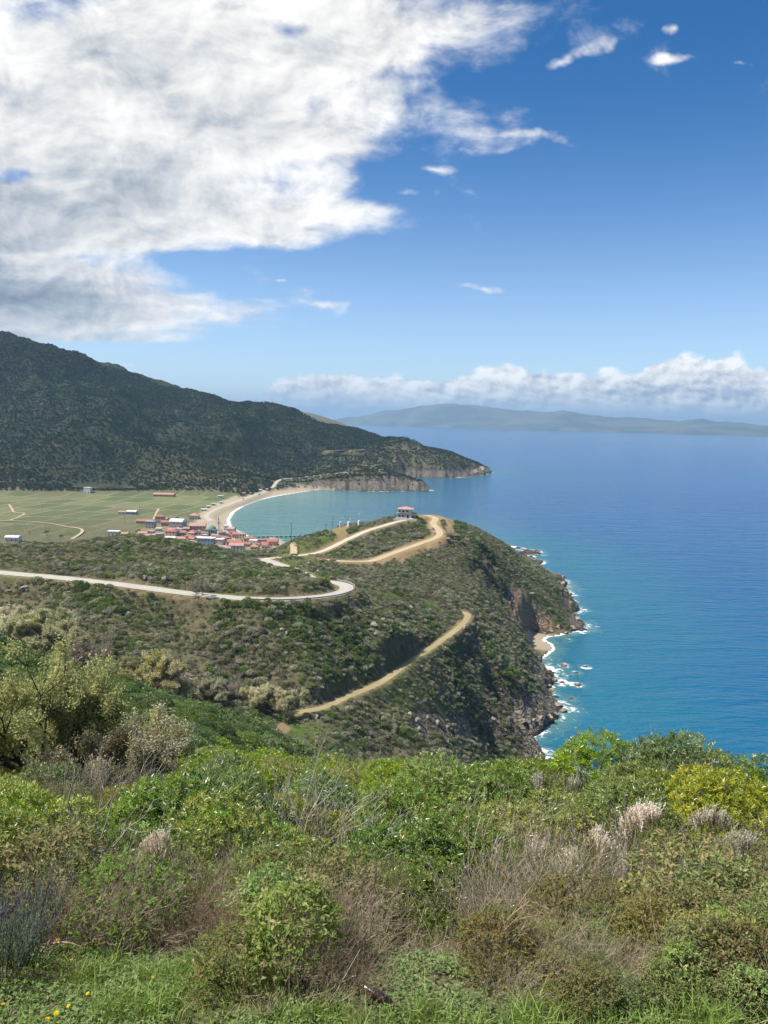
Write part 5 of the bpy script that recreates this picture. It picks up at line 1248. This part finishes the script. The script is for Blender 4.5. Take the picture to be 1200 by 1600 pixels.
def house(px, py, wpx, hpx, dep, kind, wc, rc, label, rz=0.0, nwin=3, floors=1, name='village_house', cat='house', group='village houses', z=3.0, D=None):
    x, y, z_ = PZ(px, py, z) if D is None else PD(px, py, D)
    if D is None: z_ = hz(x, y)
    else: z_ = hz(x, y)
    f = 1200 / (y * .993 + (EYE - z_) * .118); wx = wpx / f; hh = hpx / f
    o = empty(name, (x, y + dep / 2, z_ - .2), R(rz))
    rh = {'flat': 0, 'arch': hh * .35, 'hip': min(hh * .38, dep * .26), 'gable': min(hh * .4, dep * .28)}[kind]
    wh = max(hh - rh * .9, 2.4)
    new_obj('wall', boxm('wall', 0, 0, -.3, wx, dep, wh + .5), parent=o, mats=[WALLS[wc]])
    new_obj('roof', roofm(kind, wx, dep, wh + .2, rh), parent=o, mats=[ROOFS[rc]])
    for fl_ in range(floors):
        zz = .9 + fl_ * (wh / floors)
        for i in range(nwin):
            xx = -wx / 2 + wx * (i + .5) / nwin
            if fl_ == 0 and i == nwin // 2: new_obj('door', boxm('door', xx, -dep / 2 - .04, .15, 1.1, .1, 2.1), parent=o, mats=[M_win]); continue
            new_obj('window', boxm('window', xx, -dep / 2 - .04, zz, 1.3, .1, 1.2), parent=o, mats=[M_win])
    if floors > 1 or wx > 9: 
        for s_ in (-1, 1): new_obj('window', boxm('window', s_ * (wx / 2 + .04), 0, .9, .1, 1.2, 1.2), parent=o, mats=[M_win])
    return tag(o, label, cat, group)
B = [
 # px, py, w, h, depth, roof, wall, roofcol, label, rz, nwin, floors
 (249, 817, 13, 12, 9, 'hip', 'pink', 'red', 'two-storey pink house standing above the long red roof at the field edge', -6, 3, 2),
 (225, 818, 25, 6, 12, 'gable', 'pink', 'red', 'long low building with bright red roof at the left end of the village', -4, 4, 1),
 (251, 814, 19, 4, 10, 'gable', 'cream', 'orange', 'low orange-roofed shed right of the pink two-storey house', 0, 3, 1),
 (234, 825, 14, 10, 9, 'flat', 'grey', 'grey', 'dark grey flat-roofed house below the bright red roof', -3, 3, 2),
 (260, 822, 17, 8, 8, 'gable', 'grey', 'red', 'grey house with thin red roof left of the arched white hall', 2, 3, 1),
 (276, 824, 21, 12, 16, 'arch', 'grey', 'white', 'hall with white arched roof in the middle of the village', -8, 3, 1),
 (302, 812, 14, 9, 12, 'hip', 'cream', 'orange', 'big orange hipped house alone beside the beach road', 3, 3, 1),
 (307, 827, 24, 11, 15, 'gable', 'pink', 'pink', 'wide purple-pink building beside the beach road', 8, 5, 2),
 (267, 836, 17, 9, 11, 'hip', 'cream', 'red', 'red-roofed house with pale gable below the arched hall', -10, 3, 2),
 (282, 835, 13, 7, 9, 'gable', 'grey', 'red', 'small red roof behind the white flat-roofed house', 12, 2, 1),
 (243, 839, 17, 6, 10, 'hip', 'cream', 'orange', 'orange-roofed house nearest the scrub hill on the left', -5, 3, 1),
 (222, 836, 13, 5, 8, 'gable', 'pink', 'pink', 'faded orange roof at the left end beside a dark tree', 10, 2, 1),
 (265, 845, 18, 5, 9, 'flat', 'white', 'white', 'white flat-roofed house just above the scrub', -4, 3, 1),
 (281, 845, 15, 6, 9, 'gable', 'cream', 'orange', 'orange gabled roof right of the white flat-roofed house', 4, 3, 1),
 (294, 840, 14, 6, 9, 'hip', 'pink', 'brown', 'brown-red roof in the gap before the mosque', -12, 3, 1),
 (299, 849, 13, 6, 8, 'hip', 'cream', 'pink', 'small beige house at the foot of the scrub, left of the blue-windowed block', 6, 3, 1),
 (321, 850, 26, 11, 12, 'flat', 'blue', 'white', 'long white flat-roofed block with blue-grey front below the mosque', -3, 5, 2),
 (341, 850, 15, 9, 11, 'flat', 'cream', 'white', 'cream flat-roofed block joined to the right of the long white one', -3, 3, 1),
 (322, 854, 14, 5, 9, 'hip', 'cream', 'red', 'red hipped roof in front of the long white block', 2, 3, 1),
 (351, 843, 12, 8, 9, 'hip', 'pink', 'red', 'red-roofed house right of the cream block', 8, 3, 1),
 (345, 857, 22, 7, 9, 'gable', 'grey', 'brown', 'long brown-red roof at the front of the village', -3, 4, 1),
 (353, 826, 7, 7, 7, 'flat', 'white', 'white', 'small white house on the beach beside the minaret', 0, 2, 1),
 (361, 828, 11, 7, 8, 'gable', 'pink', 'pink', 'pink roof at the water where the beach ends', -14, 2, 1),
 (369, 837, 12, 8, 8, 'gable', 'pink', 'red', 'red roof with pink wall on the seafront', -10, 3, 1),
 (378, 838, 10, 7, 8, 'flat', 'cream', 'pink', 'cream seafront house with balcony', 0, 2, 2),
 (389, 843, 17, 8, 9, 'hip', 'pink', 'red', 'red hipped roof behind the root of the pier', 4, 3, 1),
 (366, 849, 22, 8, 9, 'gable', 'pink', 'red', 'long red-roofed terrace in the thick of the village', -2, 5, 1),
 (383, 852, 17, 7, 9, 'gable', 'grey', 'brown', 'brown-roofed house right of the long red terrace', -2, 3, 1),
 (369, 863, 23, 11, 9, 'gable', 'white', 'pink', 'house with white front porch nearest the scrub', -3, 4, 2),
 (398, 846, 18, 5, 9, 'flat', 'white', 'white', 'white flat roof near the root of the pier', -4, 3, 1),
 (408, 851, 12, 9, 8, 'flat', 'pink', 'brown', 'small brown house between the white roof and the last red one', 3, 2, 1),
 (424, 851, 19, 10, 9, 'gable', 'pink', 'red', 'last red-roofed pink house on the right, under the scrub slope', -2, 3, 1),
 (335, 838, 10, 4, 7, 'gable', 'cream', 'orange', 'little orange roof in front of the green dome', 5, 2, 1),
 (309, 843, 9, 5, 7, 'flat', 'white', 'white', 'tiny white cube house left of the mosque', 0, 2, 1),
 (356, 836, 9, 6, 7, 'hip', 'white', 'red', 'small white house with red roof behind the seafront', 10, 2, 1),
 (290, 828, 9, 6, 7, 'gable', 'grey', 'pink', 'small pinkish shed right of the arched hall', 15, 2, 1),
 (247, 829, 9, 4, 6, 'flat', 'white', 'white', 'white flat shed on the green behind the grey house', 6, 2, 1),
]
for b_ in B: house(*b_[:9], rz=b_[9], nwin=b_[10], floors=b_[11])
S_ = [
 (18, 846, 21, 8, 9, 'arch', 'white', 'white', 'white long barn at the far left edge above the scrub', 0, 3, 1), (136, 773, 11, 8, 8, 'flat', 'white', 'white', 'lone white house at the foot of the mountain', -6, 2, 1),
 (190, 803, 11, 4, 8, 'gable', 'cream', 'orange', 'small orange roof in the fields', 0, 2, 1), (205, 804, 15, 6, 9, 'arch', 'blue', 'white', 'white arched shed in the fields', 0, 2, 1),
 (176, 837, 18, 6, 9, 'flat', 'white', 'white', 'low white shed just above the scrub ridge', 0, 3, 1), (194, 837, 11, 5, 8, 'gable', 'cream', 'orange', 'small orange roof beside the low white shed', 0, 2, 1),
 (255, 776, 32, 5, 14, 'gable', 'pink', 'orange', 'long orange-roofed barn at the far side of the fields', 0, 4, 1), (344, 779, 8, 4, 7, 'flat', 'white', 'white', 'small white shed at the foot of the mountain', 0, 2, 1),
 (378, 776, 10, 4, 8, 'gable', 'pink', 'brown', 'brownish shed by the bend of the beach road', 0, 2, 1), (318, 799, 9, 3, 8, 'flat', 'white', 'white', 'nearest white beach hut beside the beach road', 10, 2, 1),
 (325, 794, 6, 3, 6, 'flat', 'cream', 'white', 'second pale hut beside the beach road', 10, 1, 1), (333, 790, 6, 3, 6, 'flat', 'cream', 'white', 'third pale hut beside the beach road', 10, 1, 1), (345, 787, 5, 3, 5, 'flat', 'white', 'white', 'farthest pale hut beside the beach road', 10, 1, 1)]
for b_ in S_: house(*b_[:9], rz=b_[9], nwin=b_[10], floors=b_[11], name='farm_shed', cat='shed', group='sheds in the fields')
# mosque
x, y, _ = PZ(329, 835, 3); o = empty('mosque', (x, y + 6, 3), R(-6))
new_obj('wall', boxm('wall', 0, 0, -.3, 14, 13, 5.8), parent=o, mats=[WALLS['blue']]); new_obj('roof', boxm('roof', 0, 0, 5.5, 15, 14, .5), parent=o, mats=[ROOFS['green']])
V_, F = lathe([(6.0, 5.6), (6.9, 5.6), (7.2, 5.4), (8.6, 4.7), (9.9, 3.4), (10.7, 1.7), (11.0, .2), (11.0, 0)], 28); dm = new_obj('dome', mesh_np('dome', V_, [F], smooth=True), parent=o, mats=[ROOFS['green']])
V_, F = lathe([(11, .12), (12.4, .06), (12.5, 0)], 8); new_obj('finial', mesh_np('finial', V_, [F]), parent=dm, mats=[ROOFS['grey']])
for i in range(4): new_obj('window', boxm('window', -5 + i * 3.4, -6.55, 2.0, 1.2, .15, 2.2), parent=o, mats=[M_win])
tag(o, 'village mosque with a pale green dome beside the beach', 'mosque')
x, y, _ = PZ(341.5, 836, 3); o = empty('minaret', (x, y, 2.8))
V_, F = lathe([(0, 1.5), (4, 1.5), (5, 1.05), (15, 1.0), (15.4, 1.7)], 14); new_obj('shaft', mesh_np('shaft', V_, [F], smooth=False), parent=o, mats=[WALLS['white']])
V_, F = lathe([(15.4, 0), (15.4, 1.7), (16.4, 1.75), (16.4, .9), (16.5, .88)], 14); new_obj('balcony', mesh_np('balcony', V_, [F]), parent=o, mats=[ROOFS['grey']])
V_, F = lathe([(16.3, .88), (19.2, .88), (19.3, 0)], 14); new_obj('upper_shaft', mesh_np('upper_shaft', V_, [F]), parent=o, mats=[WALLS['white']])
V_, F = lathe([(19.2, 1.05), (23.6, .05), (24.6, 0)], 14); new_obj('spire', mesh_np('spire', V_, [F]), parent=o, mats=[ROOFS['grey']])
tag(o, 'white minaret with dark pointed cap standing against the sand', 'minaret')
# pier
a = np.array(PZ(386, 840, 0)); b_ = np.array(PZ(470, 838.5, 0)); L_ = float(np.linalg.norm(b_ - a)); o = empty('pier', tuple(a), math.atan2(b_[1] - a[1], b_[0] - a[0]))
M_conc = plain('weathered_concrete', (.30, .28, .25), .9, .2, .2, .5); M_pile = plain('dark_pile', (.045, .04, .035), .8, .3, .2, 1)
new_obj('deck', boxm('deck', L_ / 2, 0, 1.3, L_, 3.4, .55), parent=o, mats=[M_conc])
pm_ = boxm('pile', 0, 0, -3, 1.5, 2.6, 4.3); pm_.materials.append(M_pile)
for i in range(12): q_ = new_obj('pile', pm_, parent=o); q_.location = (L_ * (i + .6) / 12, 0, 0)
new_obj('bollard', boxm('bollard', L_ - .6, 0, 1.8, 1.2, 3.0, 1.0), parent=o, mats=[M_pile])
tag(o, 'straight pier on dark piles running into the bay from the village', 'pier')
# unfinished house on the headland
occ = []
for b_ in B + S_:
    q_ = PZ(b_[0], b_[1], 3); occ.append((q_[0], q_[1] + b_[4] / 2, max(b_[2] * .8, b_[4]) * .55))
frg = np.random.default_rng(21); fl_pts = []
for _ in range(2600):
    a = 222 + frg.random() * 208; b_ = 822 + frg.random() * 46
    lo_ = np.interp(a, [222, 262, 318, 345, 362, 395, 430], [834, 826, 834, 834, 832, 844, 850]); hi_ = np.interp(a, [222, 250, 300, 350, 400, 430], [842, 846, 858, 868, 866, 856])
    if not lo_ < b_ < hi_: continue
    q_ = PZ(a, b_, 3); y_ = q_[1] + 4
    if any((q_[0] - u_) ** 2 + (y_ - v_) ** 2 < (r_ + 4.2) ** 2 for u_, v_, r_ in occ) or len(fl_pts) >= 34: continue
    occ.append((q_[0], y_, 4.6)); fl_pts.append((a, b_))
for i, (a, b_) in enumerate(sorted(fl_pts)):
    rc_ = ['red', 'brown', 'pink', 'orange', 'red', 'brown', 'white', 'grey'][int(frg.integers(0, 8))]; wc_ = ['cream', 'white', 'pink', 'grey'][int(frg.integers(0, 4))]
    house(a, b_, 8 + 4 * frg.random(), 5 + 2.5 * frg.random(), 7.5, 'flat' if rc_ in ('white', 'grey') else ['hip', 'gable'][i % 2], wc_, rc_, 'small %s-roofed house packed into the village, %s small one from the left' % (rc_, ordinal(i + 1)), rz=float(frg.normal() * 14), nwin=2, floors=1)
x, y, _ = PD(634, 812, 566); z_ = hz(x, y); o = empty('headland_house', (x, y + 4, z_), R(-7))
new_obj('plinth', boxm('plinth', 0, 0, -2.5, 13.2, 10.2, 2.9), parent=o, mats=[WALLS['raw']])
new_obj('wall', boxm('wall', -.6, 0, .4, 10.8, 8.6, 3.2), parent=o, mats=[WALLS['raw']]); new_obj('floor_slab', boxm('floor_slab', -.2, 0, 3.55, 12.2, 9.4, .35), parent=o, mats=[ROOFS['grey']])
new_obj('wall', boxm('wall', -.8, 0, 3.9, 10.0, 8.2, 2.9), parent=o, mats=[WALLS['white']])
rf = new_obj('roof', roofm('hip', 10.6, 8.4, 6.8, 1.5, .8), parent=o, mats=[ROOFS['pink']]); new_obj('chimney', boxm('chimney', .6, .8, 7.6, .8, .8, 1.9), parent=rf, mats=[ROOFS['grey']])
for (xx, zz, sw, sh) in [(-4.2, 1.3, 1.5, 1.3), (-1.6, 1.3, 1.5, 1.3), (-4.2, 4.8, 1.4, 1.2), (-1.4, 4.8, 1.4, 1.2), (1.6, 4.9, 1.4, 1.2)]:
    w_ = new_obj('window', boxm('window', xx, -4.33 if zz < 4 else -4.13, zz, sw, .12, sh), parent=o, mats=[M_win]); 
new_obj('door', boxm('door', 1.9, -4.34, .45, 1.5, .14, 2.4), parent=o, mats=[M_win])
bl = new_obj('balcony', boxm('balcony', 6.3, -.5, 3.7, 2.4, 6.0, .25), parent=o, mats=[ROOFS['grey']])
for yy_ in (-3.2, 2.2): new_obj('pillar', boxm('pillar', 7.2, yy_, .4, .35, .35, 3.3), parent=o, mats=[WALLS['raw']])
new_obj('window', boxm('window', 4.86, -1.5, 1.2, .14, 2.2, 1.9), parent=o, mats=[M_win]); new_obj('window', boxm('window', 4.26, -1.5, 4.6, .14, 2.2, 1.6), parent=o, mats=[M_win])
tag(o, 'two-storey grey-white house with red hipped roof on the headland top', 'house')
x2, y2, _ = PD(620, 812.5, 560); w_ = new_obj('garden_wall', boxm('garden_wall', 0, 0, -.6, 17, .35, 1.7), mats=[WALLS['white']]); w_.location = (x2 + 6, y2 - 2.5, hz(x2 + 6, y2 - 2.5)); w_.rotation_euler = (0, 0, R(-6)); tag(w_, 'low white retaining wall in front of the headland house', 'wall')
# white posts with small wind turbines beside the track
M_wht = plain('white_paint', (.78, .78, .76), .6, .3, .05)
def turbine(px, py, D, wid, hgt_, mast, label, side=0.0):
    x, y, _ = PD(px, py, D); o = empty('wind_turbine', (x, y, hz(x, y)), side)
    new_obj('cabinet', boxm('cabinet', 0, 0, -.5, wid, 1.4, hgt_ + .5), parent=o, mats=[M_wht])
    V_, F = lathe([(0, .10), (mast, .06)], 8); V_ = V_ + np.array([wid * .5 + .3, 0, 0]); new_obj('mast', mesh_np('mast', V_, [F]), parent=o, mats=[ROOFS['grey']])
    A_ = Acc(); c_ = np.array([wid * .5 + .3, -.25, mast])
    for k_ in range(3):
        an = .5 + side + k_ * 2.094; d_ = np.array([math.cos(an), 0, math.sin(an)]); V_, F = tubes((c_ + d_ * .05)[None], (c_ + d_ * 1.5)[None], [.14], [.05], 5); A_.add(V_, F, (1, 1, 1))
    me = A_.mesh('rotor'); new_obj('rotor', me, parent=o, mats=[M_wht]); return tag(o, label, 'wind turbine', 'small wind turbines beside the track')
turbine(532, 829, 542, 1.3, 4.0, 6.4, 'leftmost small white wind turbine with its white cabinet beside the pale track', .2)
turbine(545, 829, 540, 3.0, 3.2, 5.6, 'middle small wind turbine beside the widest white cabinet', 1.1)
turbine(561, 828.5, 540, 2.0, 3.0, 7.6, 'rightmost small wind turbine, the one with the tallest mast', 2.0)
# electricity poles
def pole(px, py, D, hgt_, label, arm=1.8):
    x, y, _ = PD(px, py, D) if D else PZ(px, py, 3); o = empty('utility_pole', (x, y, hz(x, y)), .3)
    V_, F = lathe([(-.5, .17), (hgt_, .11), (hgt_, 0)], 8); new_obj('pole', mesh_np('pole', V_, [F]), parent=o, mats=[M_pole])
    new_obj('crossarm', boxm('crossarm', 0, 0, hgt_ - .7, arm, .14, .14), parent=o, mats=[M_pole])
    for s_ in (-1, 0, 1):
        V_, F = lathe([(hgt_ - .56, .05), (hgt_ - .3, .07), (hgt_ - .28, 0)], 6); V_ = V_ + np.array([s_ * arm * .42, 0, 0]); new_obj('insulator', mesh_np('insulator', V_, [F]), parent=o, mats=[M_wht])
    return tag(o, label, 'utility pole', 'electricity poles')
M_pole = plain('tarred_wood', (.07, .055, .045), .9, .2, .2, 4)
pole(455, 850, 476, 12, 'wooden pole at the head of the bare fire break, with the pier behind it'); pole(509, 835, 515, 5.5, 'slim pole on the ridge left of the small turbines'); pole(520, 831, 522, 9, 'taller slim pole on the ridge next to the small turbines')
for (px, py, lb) in [(218, 800, 'thin pole in the middle of the fields'), (311, 776, 'thin pole before the mountain foot'), (195, 818, 'thin pole nearer the village'), (66, 798, 'thin pole in the left fields')]: pole(px, py, None, 13, lb, 2.4)
# trees of the plain
def small_tree(px, py, s_, mi_, label, cat='tree', z=3.0, D=None):
    x, y, _ = PZ(px, py, z) if D is None else PD(px, py, D); o = empty('round_tree', (x, y, hz(x, y)), px * .7)
    c_ = new_obj('crown', fine[mi_], parent=o); c_.scale = (s_, s_, s_ * .85); c_.location = (0, 0, s_ * .5)
    V_, F = lathe([(-.3, .30), (s_ * .9, .18), (s_, 0)], 7); new_obj('trunk', mesh_np('trunk', V_, [F]), parent=o, mats=[M_pole]); return tag(o, label, cat, 'trees of the plain')
for (px, py, s_, mi_, lb) in [(73, 835, 4.2, 3, 'dark round tree standing alone in the near left fields'), (95, 841, 3.6, 3, 'dark tree right of the lone round one, half behind the scrub'), (217, 832, 3.4, 3, 'dark tree at the left end of the village'), (277, 812, 3.0, 3, 'dark tree behind the thin red roof'),
                          (214, 834, 2.6, 3, 'second dark tree at the left end of the village'), (297, 832, 2.6, 0, 'olive tree in the village green'), (316, 832, 2.4, 4, 'tree between the purple-pink building and the mosque'), (402, 855, 3.0, 0, 'tree in the open plot near the last red house'), (348, 832, 2.0, 4, 'small tree at the foot of the minaret'),
                          (296, 808, 2.4, 3, 'tree left of the big orange house'), (311, 811, 2.2, 3, 'dark bush right of the big orange house'), (434, 852, 2.6, 3, 'dark tree right of the last red house'), (46, 833, 2.0, 6 % 6, 'thin bush in the left fields'), (380, 783, 2.5, 3, 'tree by the bend of the beach road')]:
    small_tree(px, py, s_, mi_, lb)
# field tracks
def flat_path(pts_, hw): ribbon('path', spl([PZ(a, b_, 3.05) for a, b_ in pts_], 5), hw, M_track, .12)
flat_path([(14, 788), (19, 795), (22, 800), (38, 802), (28, 808), (18, 813), (50, 815), (80, 818), (106, 823)], 1.5); flat_path([(106, 823), (122, 825), (129, 829), (124, 835), (112, 842)], 1.9)
flat_path([(213, 826), (217, 834), (219, 842)], 1.8); flat_path([(240, 812), (243, 804), (248, 795)], 1.5); flat_path([(-60, 818), (-20, 815), (18, 813)], 2)
ribbon('path', spl([PD(457, 849, 474), PD(459, 857, 458), PD(459, 866, 442)], 5), 2.0, M_track, .35)
# crash barrier round the outer side of the bend
pr = ROADS['road'][1]; ppx, ppy = project(pr[:, 0], pr[:, 1], pr[:, 2]); T = np.gradient(pr[:, :2], axis=0); T /= np.linalg.norm(T, axis=1)[:, None]; Nn = np.stack([T[:, 1], -T[:, 0]], 1)
i0 = int(np.argmin(np.hypot(ppx - 385, ppy - 936))); i1 = int(np.argmin(np.hypot(ppx - 515, ppy - 909))); e_ = np.column_stack([pr[i0:i1, :2] + Nn[i0:i1] * 3.6, pr[i0:i1, 2]])
o = empty('crash_barrier', tuple(e_[0])); q_ = e_ - e_[0]; V_ = []; 
for off, zz in ((-.06, .35), (-.06, .85), (.06, .85), (.06, .35)): V_.append(q_ + np.column_stack([Nn[i0:i1] * off, np.full(len(q_), zz)]))
V_ = np.stack(V_, 1); n = len(q_); idx = np.arange(n * 4).reshape(n, 4); nx = np.roll(idx, -1, 1); F = np.stack([idx[:-1], nx[:-1], nx[1:], idx[1:]], -1).reshape(-1, 4)
new_obj('rail', mesh_np('rail', V_.reshape(-1, 3), [F]), parent=o, mats=[WALLS['grey']])
for i in range(0, n, 2): p_ = new_obj('post', boxm('post', 0, 0, -.3, .14, .14, 1.1), parent=o, mats=[WALLS['grey']]); p_.location = tuple(q_[i])
tag(o, 'pale crash barrier round the outside of the road bend', 'crash barrier')

# ------------------------------------------------------------------ rocks
M_rock, t, b = mat('sea_rock', .9, .25)
pos = t.new('ShaderNodeNewGeometry').outputs['Position']
rk = t.mix(t.ss(t.noise(pos, .9, 6, .65), .3, .7), (.20, .15, .105), (.50, .41, .31)); rk = t.mix(t.ss(t.new('ShaderNodeSeparateXYZ', {0: pos}).outputs[2], .2, 1.4, .85, 0), rk, (.05, .042, .034))
t.put(b.inputs['Base Color'], rk); t.l.new(t.new('ShaderNodeBump', {'Height': t.noise(pos, 1.6, 6, .65), 'Strength': .9, 'Distance': .6}).outputs[0], b.inputs['Normal'])
M_prock, t, b = mat('pale_rock', .9, .2)
pos = t.new('ShaderNodeNewGeometry').outputs['Position']
t.put(b.inputs['Base Color'], t.mix(t.ss(t.noise(pos, 1.2, 6, .65), .3, .7), (.22, .195, .16), (.46, .42, .35))); t.l.new(t.new('ShaderNodeBump', {'Height': t.noise(pos, 2, 6, .65), 'Strength': .8, 'Distance': .4}).outputs[0], b.inputs['Normal'])
def rock_mesh(seed, m__, sub=3):
    import bmesh
    bm = bmesh.new(); bmesh.ops.create_icosphere(bm, subdivisions=sub, radius=1.0); rg = np.random.default_rng(seed)
    dirs = unit(rg.normal(size=(12, 3))); lim = .45 + .35 * rg.random(12)
    for v_ in bm.verts:
        p = np.array(v_.co); d_ = dirs @ p; ex = np.max(np.maximum(d_ - lim, 0) * .9); k_ = np.argmax(d_ - lim)
        if ex > 0: p = p - dirs[k_] * (d_[k_] - lim[k_]) * .95
        p = p * (1 + float(fbm([p[0] * 2 + seed], [p[1] * 2 + p[2] * 3], 1.0, 3)[0]) * .28); v_.co = p
    me = bpy.data.meshes.new('rock'); bm.to_mesh(me); bm.free(); me.materials.append(m__); return me
RK = [rock_mesh(i, M_rock) for i in range(5)]; RP = [rock_mesh(20 + i, M_prock) for i in range(4)]
def rock(x, y, z, s, me, label, group, rg):
    o = new_obj('rock', me); o.location = (x, y, z); o.scale = s; o.rotation_euler = (rg.random() * .5, rg.random() * .5, rg.random() * 6.28); return tag(o, label, 'rock', group)
rg = np.random.default_rng(8)
slab = ['dark reef rock left of the outer pair in the surf', 'outer reef rock farthest from the shore in the surf', 'small reef rock just below the outer one', 'largest reef rock off the dark headland', 'small rock against the shore below the beach', 'low rock awash off the lower point', 'small rock off the tip of the pale cove', 'reef rock at the far point, middle one', 'reef rock at the far point, seaward one', 'reef rock at the far point, shoreward one', 'pointed sea stack off the far cape', 'shoulder rock between the far cape and the sea stack']
for (a, b_, r_), lb in zip(SEA_ROCKS, slab):
    x, y, _ = PZ(a, b_); tall = 1.7 if 'stack' in lb else .42 if r_ < 8 else .9
    rock(x, y, -.1, (r_ * 1.15, r_ * .8, r_ * tall), RK[int(rg.integers(0, 5))], lb, 'rocks in the sea', rg)
# boulders along the shore
shp = [(836, 880, 4), (845, 884, 3), (853, 893, 4), (862, 900, 3.5), (868, 908, 5), (880, 908, 4), (884, 918, 4.5), (890, 927, 4), (878, 935, 4), (884, 945, 4), (893, 952, 3.5), (897, 962, 4), (903, 972, 4.5), (895, 982, 4), (884, 987, 3.5), (872, 982, 4), (862, 985, 3.2), (852, 988, 3), (838, 1034, 3), (848, 1045, 3.5), (856, 1056, 3.5), (866, 1060, 4), (858, 1070, 3), (862, 1085, 3.2), (872, 1100, 4), (879, 1108, 4), (868, 1116, 3.5), (858, 1125, 3.2), (845, 1132, 3.5), (832, 1138, 3.6), (815, 1142, 3.4), (803, 1146, 3)]
shp = sorted(shp)
for i, (a, b_, s_) in enumerate(shp):
    x, y, _ = PZ(a, b_, 1.5); z = max(hz(x, y), 0); rock(x, y, z + .2, (s_ * .75, s_ * .5, s_ * (.32 + .22 * rg.random())), RK[int(rg.integers(0, 5))], 'brown shore boulder, %s from the left along the waterline' % ordinal(i + 1), 'boulders along the waterline', rg)
prk = [(2, 956), (12, 926), (30, 919), (38, 922), (107, 912), (135, 914), (227, 905), (233, 900), (236, 886), (257, 907), (394, 1071), (435, 996), (441, 986), (448, 991), (452, 1172), (472, 1176), (482, 881), (489, 888), (496, 894), (495, 1121), (540, 1156), (584, 979), (588, 992), (580, 986), (600, 972), (642, 951), (726, 981), (771, 1018), (640, 1118), (652, 1128), (668, 1122), (684, 1131), (700, 1138), (655, 1140), (715, 1142), (762, 1112), (770, 1125), (758, 1130), (668, 870), (700, 845), (715, 838), (830, 930)]
def hit_far(px, py):
    d = ray(px, py); ts = np.linspace(60, 720, 2400); X_, Y_, Z_ = d[0] * ts, d[1] * ts, EYE + d[2] * ts; H_ = height(X_, Y_); k = np.argmax(Z_ < H_); return X_[k], Y_[k], H_[k]
for i, (a, b_) in enumerate(sorted(prk)):
    x, y, z = hit_far(a, b_); s_ = (.7 + 1.0 * rg.random()) * (y / 300) ** .5
    rock(x, y, z + .45 * s_, (s_ * 1.3, s_ * .7, s_ * .8), RP[int(rg.integers(0, 4))], 'pale rock showing through the hillside scrub, %s from left' % ordinal(i + 1), 'pale rocks in the scrub', rg)

# ------------------------------------------------------------------ far shore and haze
def island():
    prof = [(520, 655), (560, 651), (600, 643), (640, 637), (690, 631), (730, 632), (780, 637), (840, 643), (880, 642), (920, 648), (960, 650), (990, 653), (1030, 657), (1060, 659), (1095, 654), (1120, 657), (1160, 661), (1200, 667), (1260, 672), (1320, 676)]
    prof = np.array(prof, float); xs = np.linspace(505, 1330, 260)
    pyv = np.interp(xs, prof[:, 0], prof[:, 1])
    D = np.interp(xs, [505, 800, 1330], [26000, 21000, 17000])
    dd = np.stack([ray(a, b_) for a, b_ in zip(xs, pyv)]); tx = dd[:, 0] / dd[:, 1] * D; tz = EYE + dd[:, 2] / dd[:, 1] * D
    tz = np.maximum(tz, 10) + fbm(xs, xs * 0, 26, 4, .5, 50) * 55
    rows = 26; X_ = []; Y_ = []; Z_ = []
    for j in range(rows):
        s = j / (rows - 1) * 2 - 1     # -1 near shore, 0 ridge, 1 far shore
        prof_ = (1 - abs(s) ** 1.3)
        yy_ = D + s * 3200; xx_ = tx * (yy_ / D)
        zz = tz * prof_ * (1 + .0 * s) + fbm(xx_, yy_, 1500, 5, .55, 51) * 160 * prof_ * (1 - prof_) * 2.4 - 6 * (prof_ < .01)
        X_.append(xx_); Y_.append(yy_); Z_.append(np.maximum(zz, -8))
    return np.array(X_), np.array(Y_), np.array(Z_)
Xi, Yi, Zi = island()
M_isl, t, b = mat('far_hills', .95, .1)
pos = t.new('ShaderNodeNewGeometry').outputs['Position']
t.put(b.inputs['Base Color'], t.mix(t.ss(t.noise(pos, .0012, 6, .6), .4, .6), (.045, .06, .035), (.12, .115, .08)))
isl = new_obj('far_hills', grid_mesh('far_hills', Xi[:, ::-1], Yi[:, ::-1], Zi[:, ::-1]), mats=[M_isl]); tag(isl, kind='structure')

hb = mesh_np('haze', [(x, y, z) for z in (-60, 900) for x, y in ((-60000, -60000), (60000, -60000), (60000, 60000), (-60000, 60000))], [np.array([(0, 3, 2, 1), (4, 5, 6, 7), (0, 1, 5, 4), (1, 2, 6, 5), (2, 3, 7, 6), (3, 0, 4, 7)])])
M_haze = bpy.data.materials.new('air'); M_haze.use_nodes = True; t = NT(M_haze.node_tree); t.n.clear()
pv = t.new('ShaderNodeVolumePrincipled'); pv.inputs['Color'].default_value = (.44, .70, 1, 1); pv.inputs['Density'].default_value = 5.4e-5; pv.inputs['Anisotropy'].default_value = .1
o_ = t.new('ShaderNodeOutputMaterial'); t.l.new(pv.outputs[0], o_.inputs['Volume'])
hz_ = new_obj('haze', hb, mats=[M_haze]); tag(hz_, kind='stuff')
